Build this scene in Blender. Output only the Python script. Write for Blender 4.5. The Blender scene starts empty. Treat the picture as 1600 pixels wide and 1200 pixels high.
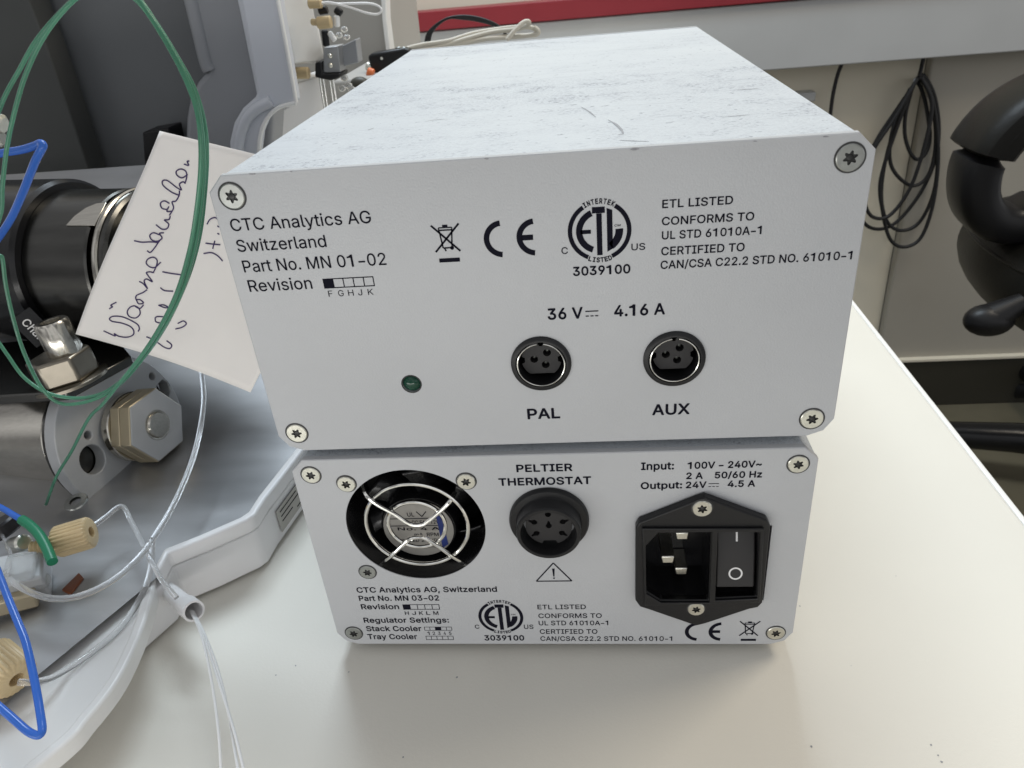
import bpy, bmesh, math, random
from mathutils import Vector, Matrix, Euler
from mathutils.geometry import delaunay_2d_cdt
random.seed(7)
SC = bpy.context.scene
COL = SC.collection

# ------------------------------------------------------------------ camera
CAM_LOC = Vector((0.0878856, -0.1726743, 0.1191134))
CAM_ROT = Euler((1.0485395, 0.0820747, 0.0679584), 'XYZ')
FPX = 1178.77                                   # focal length in pixels of a 1600 px wide frame
cd = bpy.data.cameras.new('camera'); cam = bpy.data.objects.new('camera', cd); COL.objects.link(cam)
cam.location = CAM_LOC; cam.rotation_euler = CAM_ROT
cd.sensor_width = 36; cd.lens = FPX / 1600 * 36
cd.clip_start = 0.01; cd.clip_end = 50
cd.dof.use_dof = True; cd.dof.focus_distance = 0.225; cd.dof.aperture_fstop = 48
SC.camera = cam
SC.render.resolution_x = 1024; SC.render.resolution_y = 768

# ------------------------------------------------------------------ world and lamps
w = bpy.data.worlds.new('World'); SC.world = w; w.use_nodes = True
_wt = w.node_tree; _bg = _wt.nodes['Background']; _bg.inputs[1].default_value = 0.355
_tc = _wt.nodes.new('ShaderNodeTexCoord'); _mp = _wt.nodes.new('ShaderNodeMapping'); _mp.inputs['Scale'].default_value = (1.0, 1.0, 1.7)
_nz = _wt.nodes.new('ShaderNodeTexNoise'); _nz.inputs['Scale'].default_value = 1.6; _nz.inputs['Detail'].default_value = 2.0
_rp = _wt.nodes.new('ShaderNodeValToRGB')           # random bright and dim patches, added to give metal reflections structure
_rp.color_ramp.elements[0].position = 0.36; _rp.color_ramp.elements[0].color = (0.26, 0.26, 0.27, 1)
_rp.color_ramp.elements[1].position = 0.64; _rp.color_ramp.elements[1].color = (1.72, 1.74, 1.78, 1)
_wt.links.new(_tc.outputs['Generated'], _mp.inputs['Vector']); _wt.links.new(_mp.outputs['Vector'], _nz.inputs['Vector'])
_wt.links.new(_nz.outputs['Fac'], _rp.inputs['Fac']); _wt.links.new(_rp.outputs['Color'], _bg.inputs[0])

def area(name, loc, target, sx, sy, power, col):
    l = bpy.data.lights.new(name, 'AREA'); l.shape = 'RECTANGLE'; l.size = sx; l.size_y = sy
    l.energy = power; l.color = col
    o = bpy.data.objects.new(name, l); COL.objects.link(o); o.location = loc
    o.rotation_euler = (Vector(target) - Vector(loc)).to_track_quat('-Z', 'Y').to_euler()
    return o
area('window_light', (-0.06, 0.85, 1.20), (0.0, 0.0, 0.0), 0.7, 0.45, 12.5, (0.78, 0.90, 1.0))
area('ceiling_lamp', (1.05, 0.50, 1.25), (0.1, -0.1, -0.05), 0.5, 0.5, 7.5, (1.0, 0.89, 0.72))
area('front_fill', (-0.05, -0.29, -0.055), (0.05, 0.0, -0.010), 0.5, 0.04, 0.30, (1.0, 0.99, 0.97))  # unseen low fill, added to brighten the front panels from below

SC.view_settings.view_transform = 'Standard'
try: SC.view_settings.look = 'None'
except Exception: pass
SC.view_settings.exposure = 0.40; SC.view_settings.gamma = 1.0
SC.view_settings.use_curve_mapping = False
SC.render.engine = 'CYCLES'
SC.cycles.use_denoising = True
SC.cycles.max_bounces = 10; SC.cycles.transparent_max_bounces = 12; SC.cycles.transmission_bounces = 10

# ------------------------------------------------------------------ rays through the frame
_R = CAM_ROT.to_matrix()
def ray(px, py):
    return (_R @ Vector(((px - 800) / FPX, -(py - 600) / FPX, -1))).normalized()
def at_y(px, py, y):
    d = ray(px, py); return CAM_LOC + d * ((y - CAM_LOC.y) / d.y)
def at_z(px, py, z):
    d = ray(px, py); return CAM_LOC + d * ((z - CAM_LOC.z) / d.z)
def at_plane(px, py, o, n):
    d = ray(px, py); return CAM_LOC + d * ((o - CAM_LOC).dot(n) / d.dot(n))

# ------------------------------------------------------------------ materials
def mat(name, col, rough=0.5, metal=0.0, var=0.0, vscale=40.0, bump=0.0, bscale=300.0, spec=0.5, col2=None, stretch=None,
        trans=0.0, ior=1.45, rvar=0.0):
    m = bpy.data.materials.new(name); m.use_nodes = True
    nt = m.node_tree; b = nt.nodes['Principled BSDF']
    b.inputs['Base Color'].default_value = (*col, 1); b.inputs['Roughness'].default_value = rough
    b.inputs['Metallic'].default_value = metal; b.inputs['Specular IOR Level'].default_value = spec
    b.inputs['IOR'].default_value = ior; b.inputs['Transmission Weight'].default_value = trans
    tc = nt.nodes.new('ShaderNodeTexCoord'); src = tc.outputs['Object']
    if stretch:
        mp = nt.nodes.new('ShaderNodeMapping'); mp.inputs['Scale'].default_value = stretch
        nt.links.new(src, mp.inputs['Vector']); src = mp.outputs['Vector']
    if var or col2:
        n = nt.nodes.new('ShaderNodeTexNoise'); n.inputs['Scale'].default_value = vscale; n.inputs['Detail'].default_value = 6
        nt.links.new(src, n.inputs['Vector'])
        r = nt.nodes.new('ShaderNodeValToRGB'); r.color_ramp.elements[0].position = 0.35; r.color_ramp.elements[1].position = 0.65
        c2 = col2 or tuple(c * (1 - var) for c in col)
        r.color_ramp.elements[0].color = (*c2, 1); r.color_ramp.elements[1].color = (*col, 1)
        nt.links.new(n.outputs['Fac'], r.inputs['Fac']); nt.links.new(r.outputs['Color'], b.inputs['Base Color'])
    if rvar:
        n3 = nt.nodes.new('ShaderNodeTexNoise'); n3.inputs['Scale'].default_value = vscale; n3.inputs['Detail'].default_value = 5
        nt.links.new(src, n3.inputs['Vector'])
        mr = nt.nodes.new('ShaderNodeMapRange'); mr.inputs['To Min'].default_value = max(0.02, rough - rvar); mr.inputs['To Max'].default_value = rough + rvar
        nt.links.new(n3.outputs['Fac'], mr.inputs['Value']); nt.links.new(mr.outputs['Result'], b.inputs['Roughness'])
    if bump:
        n2 = nt.nodes.new('ShaderNodeTexNoise'); n2.inputs['Scale'].default_value = bscale; n2.inputs['Detail'].default_value = 3
        nt.links.new(src, n2.inputs['Vector'])
        bp = nt.nodes.new('ShaderNodeBump'); bp.inputs['Strength'].default_value = bump; bp.inputs['Distance'].default_value = 0.0004
        nt.links.new(n2.outputs['Fac'], bp.inputs['Height']); nt.links.new(bp.outputs['Normal'], b.inputs['Normal'])
    return m

M = {}
M['panel'] = mat('panel_paint', (0.49, 0.50, 0.515), 0.36, var=0.06, vscale=18, bump=0.18, bscale=1900, rvar=0.08)
M['ink'] = mat('print_ink', (0.007, 0.007, 0.014), 0.8, spec=0.12)
M['bench'] = mat('bench_laminate', (0.76, 0.735, 0.665), 0.36, var=0.05, vscale=7, bump=0.10, bscale=1100, rvar=0.07)
M['bench_edge'] = mat('bench_edge_band', (0.86, 0.85, 0.82), 0.3)
M['wall_warm'] = mat('wall_paint_cream_lit', (0.82, 0.765, 0.63), 0.7, var=0.04, vscale=6, bump=0.05, bscale=250)  # brighter light on the left wall is put into this colour
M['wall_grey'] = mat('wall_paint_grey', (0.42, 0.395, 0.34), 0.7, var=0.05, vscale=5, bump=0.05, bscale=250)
M['floor'] = mat('floor_vinyl', (0.16, 0.145, 0.10), 0.5, var=0.15, vscale=14)
M['skirting'] = mat('skirting_vinyl', (0.045, 0.042, 0.032), 0.5)
M['trunk'] = mat('trunking_grey', (0.50, 0.51, 0.51), 0.5, var=0.05, vscale=10)
M['red'] = mat('red_laminate', (0.26, 0.022, 0.032), 0.45, var=0.05, vscale=20)
M['black'] = mat('black_plastic', (0.010, 0.010, 0.011), 0.40, bump=0.08, bscale=1500, spec=0.4)
M['black_soft'] = mat('black_insert', (0.022, 0.021, 0.022), 0.55)
M['black_gloss'] = mat('black_gloss', (0.01, 0.01, 0.011), 0.22)
M['void'] = mat('dark_cavity', (0.004, 0.004, 0.004), 0.9)
M['leather'] = mat('black_leather', (0.010, 0.0095, 0.008), 0.42, bump=0.5, bscale=200, var=0.2, vscale=30, spec=0.3)
M['steel_warm'] = mat('warm_dull_steel', (0.25, 0.225, 0.185), 0.32, 1.0, var=0.12, vscale=150)
M['zinc'] = mat('zinc_plated_steel', (0.70, 0.69, 0.62), 0.30, 1.0, var=0.12, vscale=500)
M['zinc_dull_shaded'] = mat('zinc_dull_shaded_steel', (0.42, 0.43, 0.41), 0.36, 1.0, var=0.15, vscale=500)  # dull zinc parts; on the upper screws it paints their shade
M['chrome'] = mat('chrome_wire', (0.85, 0.84, 0.80), 0.12, 1.0)
M['recess'] = mat('drive_recess_shade', (0.05, 0.05, 0.05), 0.4, 0.8)  # dark tone stands in for shade inside the shallow star pocket
M['groove'] = mat('gap_shade_and_bezel', (0.05, 0.05, 0.05), 0.7)
M['silver_label'] = mat('silver_foil_label', (0.40, 0.385, 0.36), 0.40, 0.5, var=0.08, vscale=200)
M['steel'] = mat('machined_steel', (0.60, 0.57, 0.51), 0.20, 1.0, var=0.10, vscale=40, stretch=(1, 24, 24), rvar=0.05)
M['steel_dark'] = mat('dark_machined_steel', (0.11, 0.108, 0.102), 0.25, 1.0, var=0.10, vscale=40, stretch=(1, 14, 14))
M['steel_face'] = mat('matte_turned_steel', (0.44, 0.45, 0.46), 0.42, 0.15, var=0.08, vscale=90)
M['sheet'] = mat('brushed_sheet_steel', (0.43, 0.435, 0.445), 0.40, 0.8, var=0.16, vscale=16, stretch=(1.2, 5, 1), rvar=0.08)
M['brassy'] = mat('brass_warm_reflection', (0.50, 0.43, 0.30), 0.32, 0.6, var=0.08, vscale=80)  # brass plate; on the hex nut sides a painted warm reflection
M['inst_dark'] = mat('instrument_dark_grey', (0.155, 0.164, 0.172), 0.5, var=0.06, vscale=14, bump=0.06, bscale=700)
M['inst_darker'] = mat('instrument_charcoal', (0.060, 0.063, 0.062), 0.55, var=0.08, vscale=14, bump=0.06, bscale=700)
M['inst_mid'] = mat('instrument_grey', (0.29, 0.30, 0.32), 0.42, var=0.05, vscale=14)
M['inst_light'] = mat('instrument_light_grey', (0.62, 0.645, 0.70), 0.38, var=0.04, vscale=14)
M['inst_white'] = mat('instrument_white', (0.86, 0.86, 0.845), 0.35, var=0.03, vscale=14)
M['base_white'] = mat('base_white_plastic', (0.74, 0.73, 0.73), 0.36, var=0.04, vscale=20)
M['cabinet'] = mat('cabinet_grey', (0.40, 0.385, 0.36), 0.5, var=0.03, vscale=10)
M['paper'] = mat('note_paper', (0.90, 0.86, 0.82), 0.7, var=0.03, vscale=60, bump=0.15, bscale=300)
M['pen'] = mat('violet_pen_ink', (0.05, 0.03, 0.12), 0.6)
M['green_tube'] = mat('green_tubing', (0.11, 0.34, 0.22), 0.18, trans=0.40, ior=1.36, var=0.25, vscale=35)
M['green_sleeve'] = mat('green_sleeve', (0.012, 0.17, 0.085), 0.35)
M['blue_tube'] = mat('blue_tubing', (0.04, 0.15, 0.58), 0.2, trans=0.15, ior=1.4, var=0.12, vscale=60)
M['clear'] = mat('clear_tubing', (0.93, 0.94, 0.95), 0.08, trans=0.86, ior=1.34)
M['acrylic'] = mat('clear_acrylic', (0.93, 0.95, 0.95), 0.04, trans=0.97, ior=1.2)
M['white_cable'] = mat('white_thin_cable', (0.80, 0.80, 0.80), 0.35)
M['grey_cable'] = mat('grey_cable', (0.52, 0.49, 0.42), 0.45)
M['peek'] = mat('beige_fitting', (0.57, 0.44, 0.25), 0.40, var=0.03, vscale=60)
M['rubber'] = mat('black_rubber', (0.014, 0.014, 0.015), 0.5)
M['tray'] = mat('tray_translucent_white', (0.74, 0.735, 0.72), 0.3, var=0.04, vscale=18)
M['white_ink'] = mat('white_print', (0.75, 0.75, 0.75), 0.5)
M['scuff'] = mat('grey_scuff', (0.33, 0.33, 0.35), 0.6, var=0.3, vscale=900)
M['led'] = mat('green_led_lens', (0.008, 0.05, 0.03), 0.12)
M['orange'] = mat('orange_plastic', (0.62, 0.16, 0.05), 0.4)
M['amber'] = mat('amber_brown', (0.16, 0.05, 0.02), 0.3)
M['blue_ink'] = mat('blue_label_stripe', (0.02, 0.04, 0.20), 0.4)
M['glassy'] = mat('clear_polymer_block', (0.85, 0.86, 0.86), 0.10, trans=0.8, ior=1.25)

def casing_material():                       # white enamel, scuffed and dirty with grey rub marks
    m = mat('casing_paint', (0.74, 0.75, 0.76), 0.30, bump=0.10, bscale=1200)
    nt = m.node_tree; b = nt.nodes['Principled BSDF']
    tc = nt.nodes.new('ShaderNodeTexCoord')
    def noise(scale, stretch, detail, p0, p1, rough=0.6):
        mp = nt.nodes.new('ShaderNodeMapping'); mp.inputs['Scale'].default_value = stretch
        nt.links.new(tc.outputs['Object'], mp.inputs['Vector'])
        n = nt.nodes.new('ShaderNodeTexNoise'); n.inputs['Scale'].default_value = scale; n.inputs['Detail'].default_value = detail
        n.inputs['Roughness'].default_value = rough
        nt.links.new(mp.outputs['Vector'], n.inputs['Vector'])
        r = nt.nodes.new('ShaderNodeMapRange'); r.inputs['From Min'].default_value = p0; r.inputs['From Max'].default_value = p1
        nt.links.new(n.outputs['Fac'], r.inputs['Value']); return r.outputs['Result']
    def mult(a, c):
        x = nt.nodes.new('ShaderNodeMath'); x.operation = 'MULTIPLY'
        nt.links.new(a, x.inputs[0])
        if isinstance(c, float): x.inputs[1].default_value = c
        else: nt.links.new(c, x.inputs[1])
        return x.outputs[0]
    def mx(a, c):
        x = nt.nodes.new('ShaderNodeMath'); x.operation = 'MAXIMUM'; nt.links.new(a, x.inputs[0]); nt.links.new(c, x.inputs[1]); return x.outputs[0]
    broad = noise(11, (0.5, 1.5, 1), 3, 0.40, 0.62)
    mid = noise(85, (0.9, 1.1, 1), 5, 0.42, 0.62)
    fine = noise(800, (0.8, 1.0, 1), 6, 0.47, 0.60, 0.8)
    grain = noise(1500, (1.0, 1.0, 1), 2, 0.40, 0.66)
    streak = noise(260, (0.16, 1.0, 1), 5, 0.60, 0.68)
    specks = noise(420, (0.8, 1.0, 1), 3, 0.645, 0.69)
    a = mult(mult(broad, mid), fine)
    t = mx(mult(a, 1.15), mult(mult(streak, broad), 0.55))
    t = mx(t, mult(specks, 0.75))
    t = mx(t, mult(mult(broad, grain), 0.36))
    mixn = nt.nodes.new('ShaderNodeMixRGB')
    mixn.inputs[1].default_value = (0.60, 0.635, 0.67, 1); mixn.inputs[2].default_value = (0.20, 0.205, 0.235, 1)
    nt.links.new(t, mixn.inputs[0]); nt.links.new(mixn.outputs[0], b.inputs['Base Color'])
    rr = nt.nodes.new('ShaderNodeMapRange'); rr.inputs['To Min'].default_value = 0.30; rr.inputs['To Max'].default_value = 0.6
    nt.links.new(t, rr.inputs['Value']); nt.links.new(rr.outputs['Result'], b.inputs['Roughness'])
    return m
M['casing'] = casing_material()

# ------------------------------------------------------------------ object helpers
_W = {}                                          # world matrices of things
def tag(o, label=None, cat=None, group=None, kind=None):
    if label: o['label'] = label
    if cat: o['category'] = cat
    if group: o['group'] = group
    if kind: o['kind'] = kind
    return o
def thing(name, loc, label, cat, group=None, rz=0.0):
    o = bpy.data.objects.new(name, None); COL.objects.link(o)
    o.empty_display_size = 0.01
    o.location = loc; o.rotation_euler = (0, 0, rz)
    _W[o.name] = Matrix.Translation(Vector(loc)) @ Matrix.Rotation(rz, 4, 'Z')
    return tag(o, label, cat, group)

def frame_for(axis):
    a = Vector(axis).normalized()
    t = Vector((0, 0, 1)) if abs(a.z) < 0.9 else Vector((0, 1, 0))
    u = t.cross(a).normalized(); v = a.cross(u).normalized()
    return a, u, v

def smooth_path(pts, sub=8, closed=False):
    pts = [Vector(p) for p in pts]; n = len(pts); out = []
    if n < 3: return pts
    rng = n if closed else n - 1
    for i in range(rng):
        p1 = pts[i]; p2 = pts[(i + 1) % n]
        p0 = pts[i - 1] if (closed or i > 0) else p1 * 2 - p2
        p3 = pts[(i + 2) % n] if (closed or i + 2 < n) else p2 * 2 - p1
        for k in range(sub):
            t = k / sub
            out.append(0.5 * ((2 * p1) + (p2 - p0) * t + (2 * p0 - 5 * p1 + 4 * p2 - p3) * t * t + (3 * p1 - p0 - 3 * p2 + p3) * t ** 3))
    if not closed: out.append(pts[-1])
    return out

class MB:
    def __init__(self): self.bm = bmesh.new()
    def box(self, c, s, rot=None):
        r = bmesh.ops.create_cube(self.bm, size=1.0)
        m = Matrix.Translation(Vector(c)) @ (rot.to_4x4() if rot else Matrix.Identity(4)) @ Matrix.Diagonal((*s, 1))
        bmesh.ops.transform(self.bm, matrix=m, verts=r['verts']); return self
    def lathe(self, prof, o, axis, n=40, ang0=0.0, ang1=2 * math.pi, mod=None):
        """prof: list of (distance along axis, radius)"""
        a, u, v = frame_for(axis); o = Vector(o); full = abs(ang1 - ang0 - 2 * math.pi) < 1e-6
        cnt = n if full else n + 1; rings = []
        for s, r in prof:
            if r <= 1e-7: rings.append([self.bm.verts.new(o + a * s)]); continue
            ring = []
            for i in range(cnt):
                t = ang0 + (ang1 - ang0) * i / n
                rr = r * (mod(t) if mod else 1)
                ring.append(self.bm.verts.new(o + a * s + (u * math.cos(t) + v * math.sin(t)) * rr))
            rings.append(ring)
        for A, B in zip(rings, rings[1:]):
            if len(A) == 1 and len(B) == 1: continue
            for i in range(n if full else n):
                j = (i + 1) % cnt
                if not full and i + 1 >= cnt: continue
                try:
                    if len(A) == 1: self.bm.faces.new((A[0], B[j], B[i]))
                    elif len(B) == 1: self.bm.faces.new((A[i], A[j], B[0]))
                    else: self.bm.faces.new((A[i], A[j], B[j], B[i]))
                except ValueError: pass
        return self
    def cyl(self, p0, p1, r, n=32, bev=0.0):
        p0 = Vector(p0); p1 = Vector(p1); L = (p1 - p0).length; b = bev
        prof = [(0, 0), (0, r - b), (b, r), (L - b, r), (L, r - b), (L, 0)] if b else [(0, 0), (0, r), (L, r), (L, 0)]
        return self.lathe(prof, p0, p1 - p0, n)
    def tube(self, pts, r, n=10, closed=False, caps=True):
        pts = [Vector(p) for p in pts]; N = len(pts); rings = []
        rad = r if callable(r) else (lambda t: r)
        T = []
        for i in range(N):
            a = pts[i - 1] if (i > 0 or closed) else pts[i]; b = pts[(i + 1) % N] if (i < N - 1 or closed) else pts[i]
            d = (b - a); T.append(d.normalized() if d.length > 1e-9 else Vector((0, 0, 1)))
        _, u, v = frame_for(T[0])
        for i in range(N):
            u = (u - T[i] * u.dot(T[i])).normalized(); v = T[i].cross(u)
            rr = rad(i / max(1, N - 1))
            rings.append([self.bm.verts.new(pts[i] + (u * math.cos(2 * math.pi * k / n) + v * math.sin(2 * math.pi * k / n)) * rr) for k in range(n)])
        for i in range(N if closed else N - 1):
            A = rings[i]; B = rings[(i + 1) % N]
            off = 0
            if closed and i == N - 1:
                off = min(range(n), key=lambda q: (A[0].co - B[q].co).length)
            for k in range(n):
                self.bm.faces.new((A[k], A[(k + 1) % n], B[(k + 1 + off) % n], B[(k + off) % n]))
        if caps and not closed:
            self.bm.faces.new(rings[0][::-1]); self.bm.faces.new(rings[-1])
        return self
    def prism(self, poly, off):
        """planar polygon extruded by vector off"""
        off = Vector(off); A = [self.bm.verts.new(Vector(p)) for p in poly]; B = [self.bm.verts.new(Vector(p) + off) for p in poly]
        n = len(A)
        self.bm.faces.new(A); self.bm.faces.new(B[::-1])
        for i in range(n): self.bm.faces.new((A[i], B[i], B[(i + 1) % n], A[(i + 1) % n]))
        return self
    def holed(self, loops, off):
        """outer loop and hole loops filled together, then extruded by off"""
        off = Vector(off); es = []; L = []
        for lp in loops:
            vs = [self.bm.verts.new(Vector(p)) for p in lp]; L.append(vs)
            for i in range(len(vs)): es.append(self.bm.edges.new((vs[i], vs[(i + 1) % len(vs)])))
        res = bmesh.ops.triangle_fill(self.bm, edges=es, use_beauty=True)
        fs = [f for f in res['geom'] if isinstance(f, bmesh.types.BMFace)]
        mp = {}
        for vs in L:
            for v in vs: mp[v] = self.bm.verts.new(v.co + off)
        for f in fs: self.bm.faces.new([mp[v] for v in reversed(f.verts)])
        for vs in L:
            for i in range(len(vs)):
                a, b = vs[i], vs[(i + 1) % len(vs)]
                self.bm.faces.new((a, b, mp[b], mp[a]))
        return self
    def flat(self, poly):
        self.bm.faces.new([self.bm.verts.new(Vector(p)) for p in poly]); return self
    def sphere(self, c, s, rot=None, seg=24):
        r = bmesh.ops.create_uvsphere(self.bm, u_segments=seg, v_segments=seg // 2, radius=1.0)
        m = Matrix.Translation(Vector(c)) @ (rot.to_4x4() if rot else Matrix.Identity(4)) @ Matrix.Diagonal((*s, 1))
        bmesh.ops.transform(self.bm, matrix=m, verts=r['verts']); return self
    def build(self, name, material, parent=None, bevel=0.0, seg=2, smooth=35, sub=0, fixn=True, bang=35):
        if fixn: bmesh.ops.recalc_face_normals(self.bm, faces=self.bm.faces)
        me = bpy.data.meshes.new(name)
        if parent is None:
            vs = [v.co for v in self.bm.verts]
            lo = Vector((min(v.x for v in vs), min(v.y for v in vs), min(v.z for v in vs)))
            hi = Vector((max(v.x for v in vs), max(v.y for v in vs), max(v.z for v in vs)))
            org = Vector(((lo.x + hi.x) / 2, (lo.y + hi.y) / 2, lo.z)); Wm = Matrix.Translation(org)
        else: Wm = _W[parent.name]
        bmesh.ops.transform(self.bm, matrix=Wm.inverted(), verts=self.bm.verts)
        self.bm.to_mesh(me); self.bm.free()
        o = bpy.data.objects.new(name, me); COL.objects.link(o)
        _W[o.name] = Wm
        if parent is None: o.location = org
        else: o.parent = parent
        me.materials.append(M[material])
        if smooth:
            for p in me.polygons: p.use_smooth = True
            me.set_sharp_from_angle(angle=math.radians(smooth))
        if bevel:
            bv = o.modifiers.new('bevel', 'BEVEL'); bv.width = bevel; bv.segments = seg; bv.limit_method = 'ANGLE'; bv.angle_limit = math.radians(bang)
            bv.harden_normals = False
        if sub:
            s = o.modifiers.new('sub', 'SUBSURF'); s.levels = sub; s.render_levels = sub
        return o

def polyfrom(pxs, y): return [at_y(x, q, y) for x, q in pxs]

# ------------------------------------------------------------------ printed text
try:                                             # Blender's own bundled interface font; falls back to its default
    _font = bpy.data.fonts.load(bpy.utils.system_resource('DATAFILES', path='fonts') + '/Inter.woff2')
except Exception: _font = None
_glyph = {}
def raw_text(t):
    """outline contours of a text, filled by the non-zero winding rule (the font's contours overlap)"""
    cu = bpy.data.curves.new('print_tmp', 'FONT'); cu.body = t; cu.size = 1.0; cu.resolution_u = 6; cu.fill_mode = 'NONE'
    if _font: cu.font = _font
    o = bpy.data.objects.new('print_tmp', cu); COL.objects.link(o)
    dg = bpy.context.evaluated_depsgraph_get()
    me = bpy.data.meshes.new_from_object(o.evaluated_get(dg))
    pts = [v.co.to_2d() for v in me.vertices]; eds = [tuple(e.vertices) for e in me.edges]
    bpy.data.objects.remove(o); bpy.data.curves.remove(cu); bpy.data.meshes.remove(me)
    if not eds: return pts, []
    nx = {}
    for a, b in eds: nx.setdefault(a, []).append(b); nx.setdefault(b, []).append(a)
    loops = []; seen = set()
    for v0 in range(len(pts)):                   # vertices of a contour are stored in drawing order
        if v0 in seen or v0 not in nx: continue
        lp = [v0]; seen.add(v0); cur = v0
        while True:
            n = [q for q in nx[cur] if q not in seen]
            if not n: break
            cur = min(n) if cur == v0 else n[0]
            if cur == v0: break
            lp.append(cur); seen.add(cur)
        loops.append(lp)
    cv, ce, _cf = delaunay_2d_cdt(pts, [(lp[i], lp[(i + 1) % len(lp)]) for lp in loops for i in range(len(lp))], [], 0, 1e-6)[:3]
    fs = []
    for f in _cf:
        c = sum((cv[i] for i in f), Vector((0, 0))) / len(f); wn = 0
        for lp in loops:
            for i in range(len(lp)):
                p, q = pts[lp[i]], pts[lp[(i + 1) % len(lp)]]
                if (p.y > c.y) != (q.y > c.y):
                    x = p.x + (c.y - p.y) / (q.y - p.y) * (q.x - p.x)
                    if x > c.x: wn += 1 if q.y > p.y else -1
        if wn: fs.append(list(f))
    return [v.copy() for v in cv], fs
def _w(t):
    vs, _ = raw_text(t); return max(v.x for v in vs) - min(v.x for v in vs)
def cap_height(bold=0.0):
    if 'cap' not in _glyph:
        vs, _ = raw_text('H'); _glyph['cap'] = max(v.y for v in vs) - min(v.y for v in vs); _glyph['hh'] = _w('HH')
        _glyph['lsb'] = min(v.x for v in vs)
    return _glyph['cap']
def glyph(c):
    if c not in _glyph:
        cap = cap_height(); adv = _w('H' + c + 'H') - _glyph['hh']
        if c == ' ': _glyph[c] = ([], [], adv)
        elif c == '1':                           # plain figure one, without a foot
            k = cap; adv = _w('H0H') - _glyph['hh']; x1 = adv * 0.62; x0 = x1 - 0.082
            vs = [Vector(p) for p in ((x0, 0), (x1, 0), (x1, k), (x1 - 0.07, k), (x1 - 0.13, k * 0.90), (x1 - 0.24, k * 0.83), (x1 - 0.24, k * 0.74), (x0, k * 0.755))]
            _glyph[c] = (vs, [[0, 1, 2, 3, 7], [3, 4, 5, 6, 7]], adv)
        elif c == '-':
            adv = 0.40; vs = [Vector(p) for p in ((0.06, cap * 0.31), (0.34, cap * 0.31), (0.34, cap * 0.42), (0.06, cap * 0.42))]; _glyph[c] = (vs, [[0, 1, 2, 3]], adv)
        else:
            vs, fs = raw_text(c); _glyph[c] = (vs, fs, adv)
    return _glyph[c]
def text_tris(s, bold=0.0):
    """letters side by side; weight is built up by printing each letter several times a hair apart"""
    cap_height(); vs, fs, x = [], [], 0.0
    offs = [(0, 0)] if bold <= 0 else [(bold * math.cos(math.radians(a)), bold * math.sin(math.radians(a))) for a in (45, 135, 225, 315, 0, 90, 180, 270)]
    for c in s:
        gv, gf, adv = glyph(c)
        for k, (ox, oy) in enumerate(offs):
            n = len(vs); vs += [Vector((v.x + x + ox, v.y + oy, k * 1.5e-6)) for v in gv]; fs += [[i + n for i in f] for f in gf]
        x += adv + bold * 0.6
    return vs, fs

class Panel:
    """A flat face: origin, unit x direction, unit up direction; local (u, v, h) with h towards the viewer."""
    def __init__(self, o, ux, uz):
        self.o = Vector(o); self.ux = Vector(ux).normalized(); self.uz = Vector(uz).normalized(); self.n = self.ux.cross(self.uz)
    def P(self, u, v, h=0.0): return self.o + self.ux * u + self.uz * v + self.n * h
    def uv(self, px, py, h=0.0):
        p = at_plane(px, py, self.o + self.n * h, self.n) - self.o
        return p.dot(self.ux), p.dot(self.uz)
    def circle(self, u, v, r, n=48, h=0.0, ph=0.0):
        return [self.P(u + r * math.cos(ph + 2 * math.pi * i / n), v + r * math.sin(ph + 2 * math.pi * i / n), h) for i in range(n)]

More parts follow.
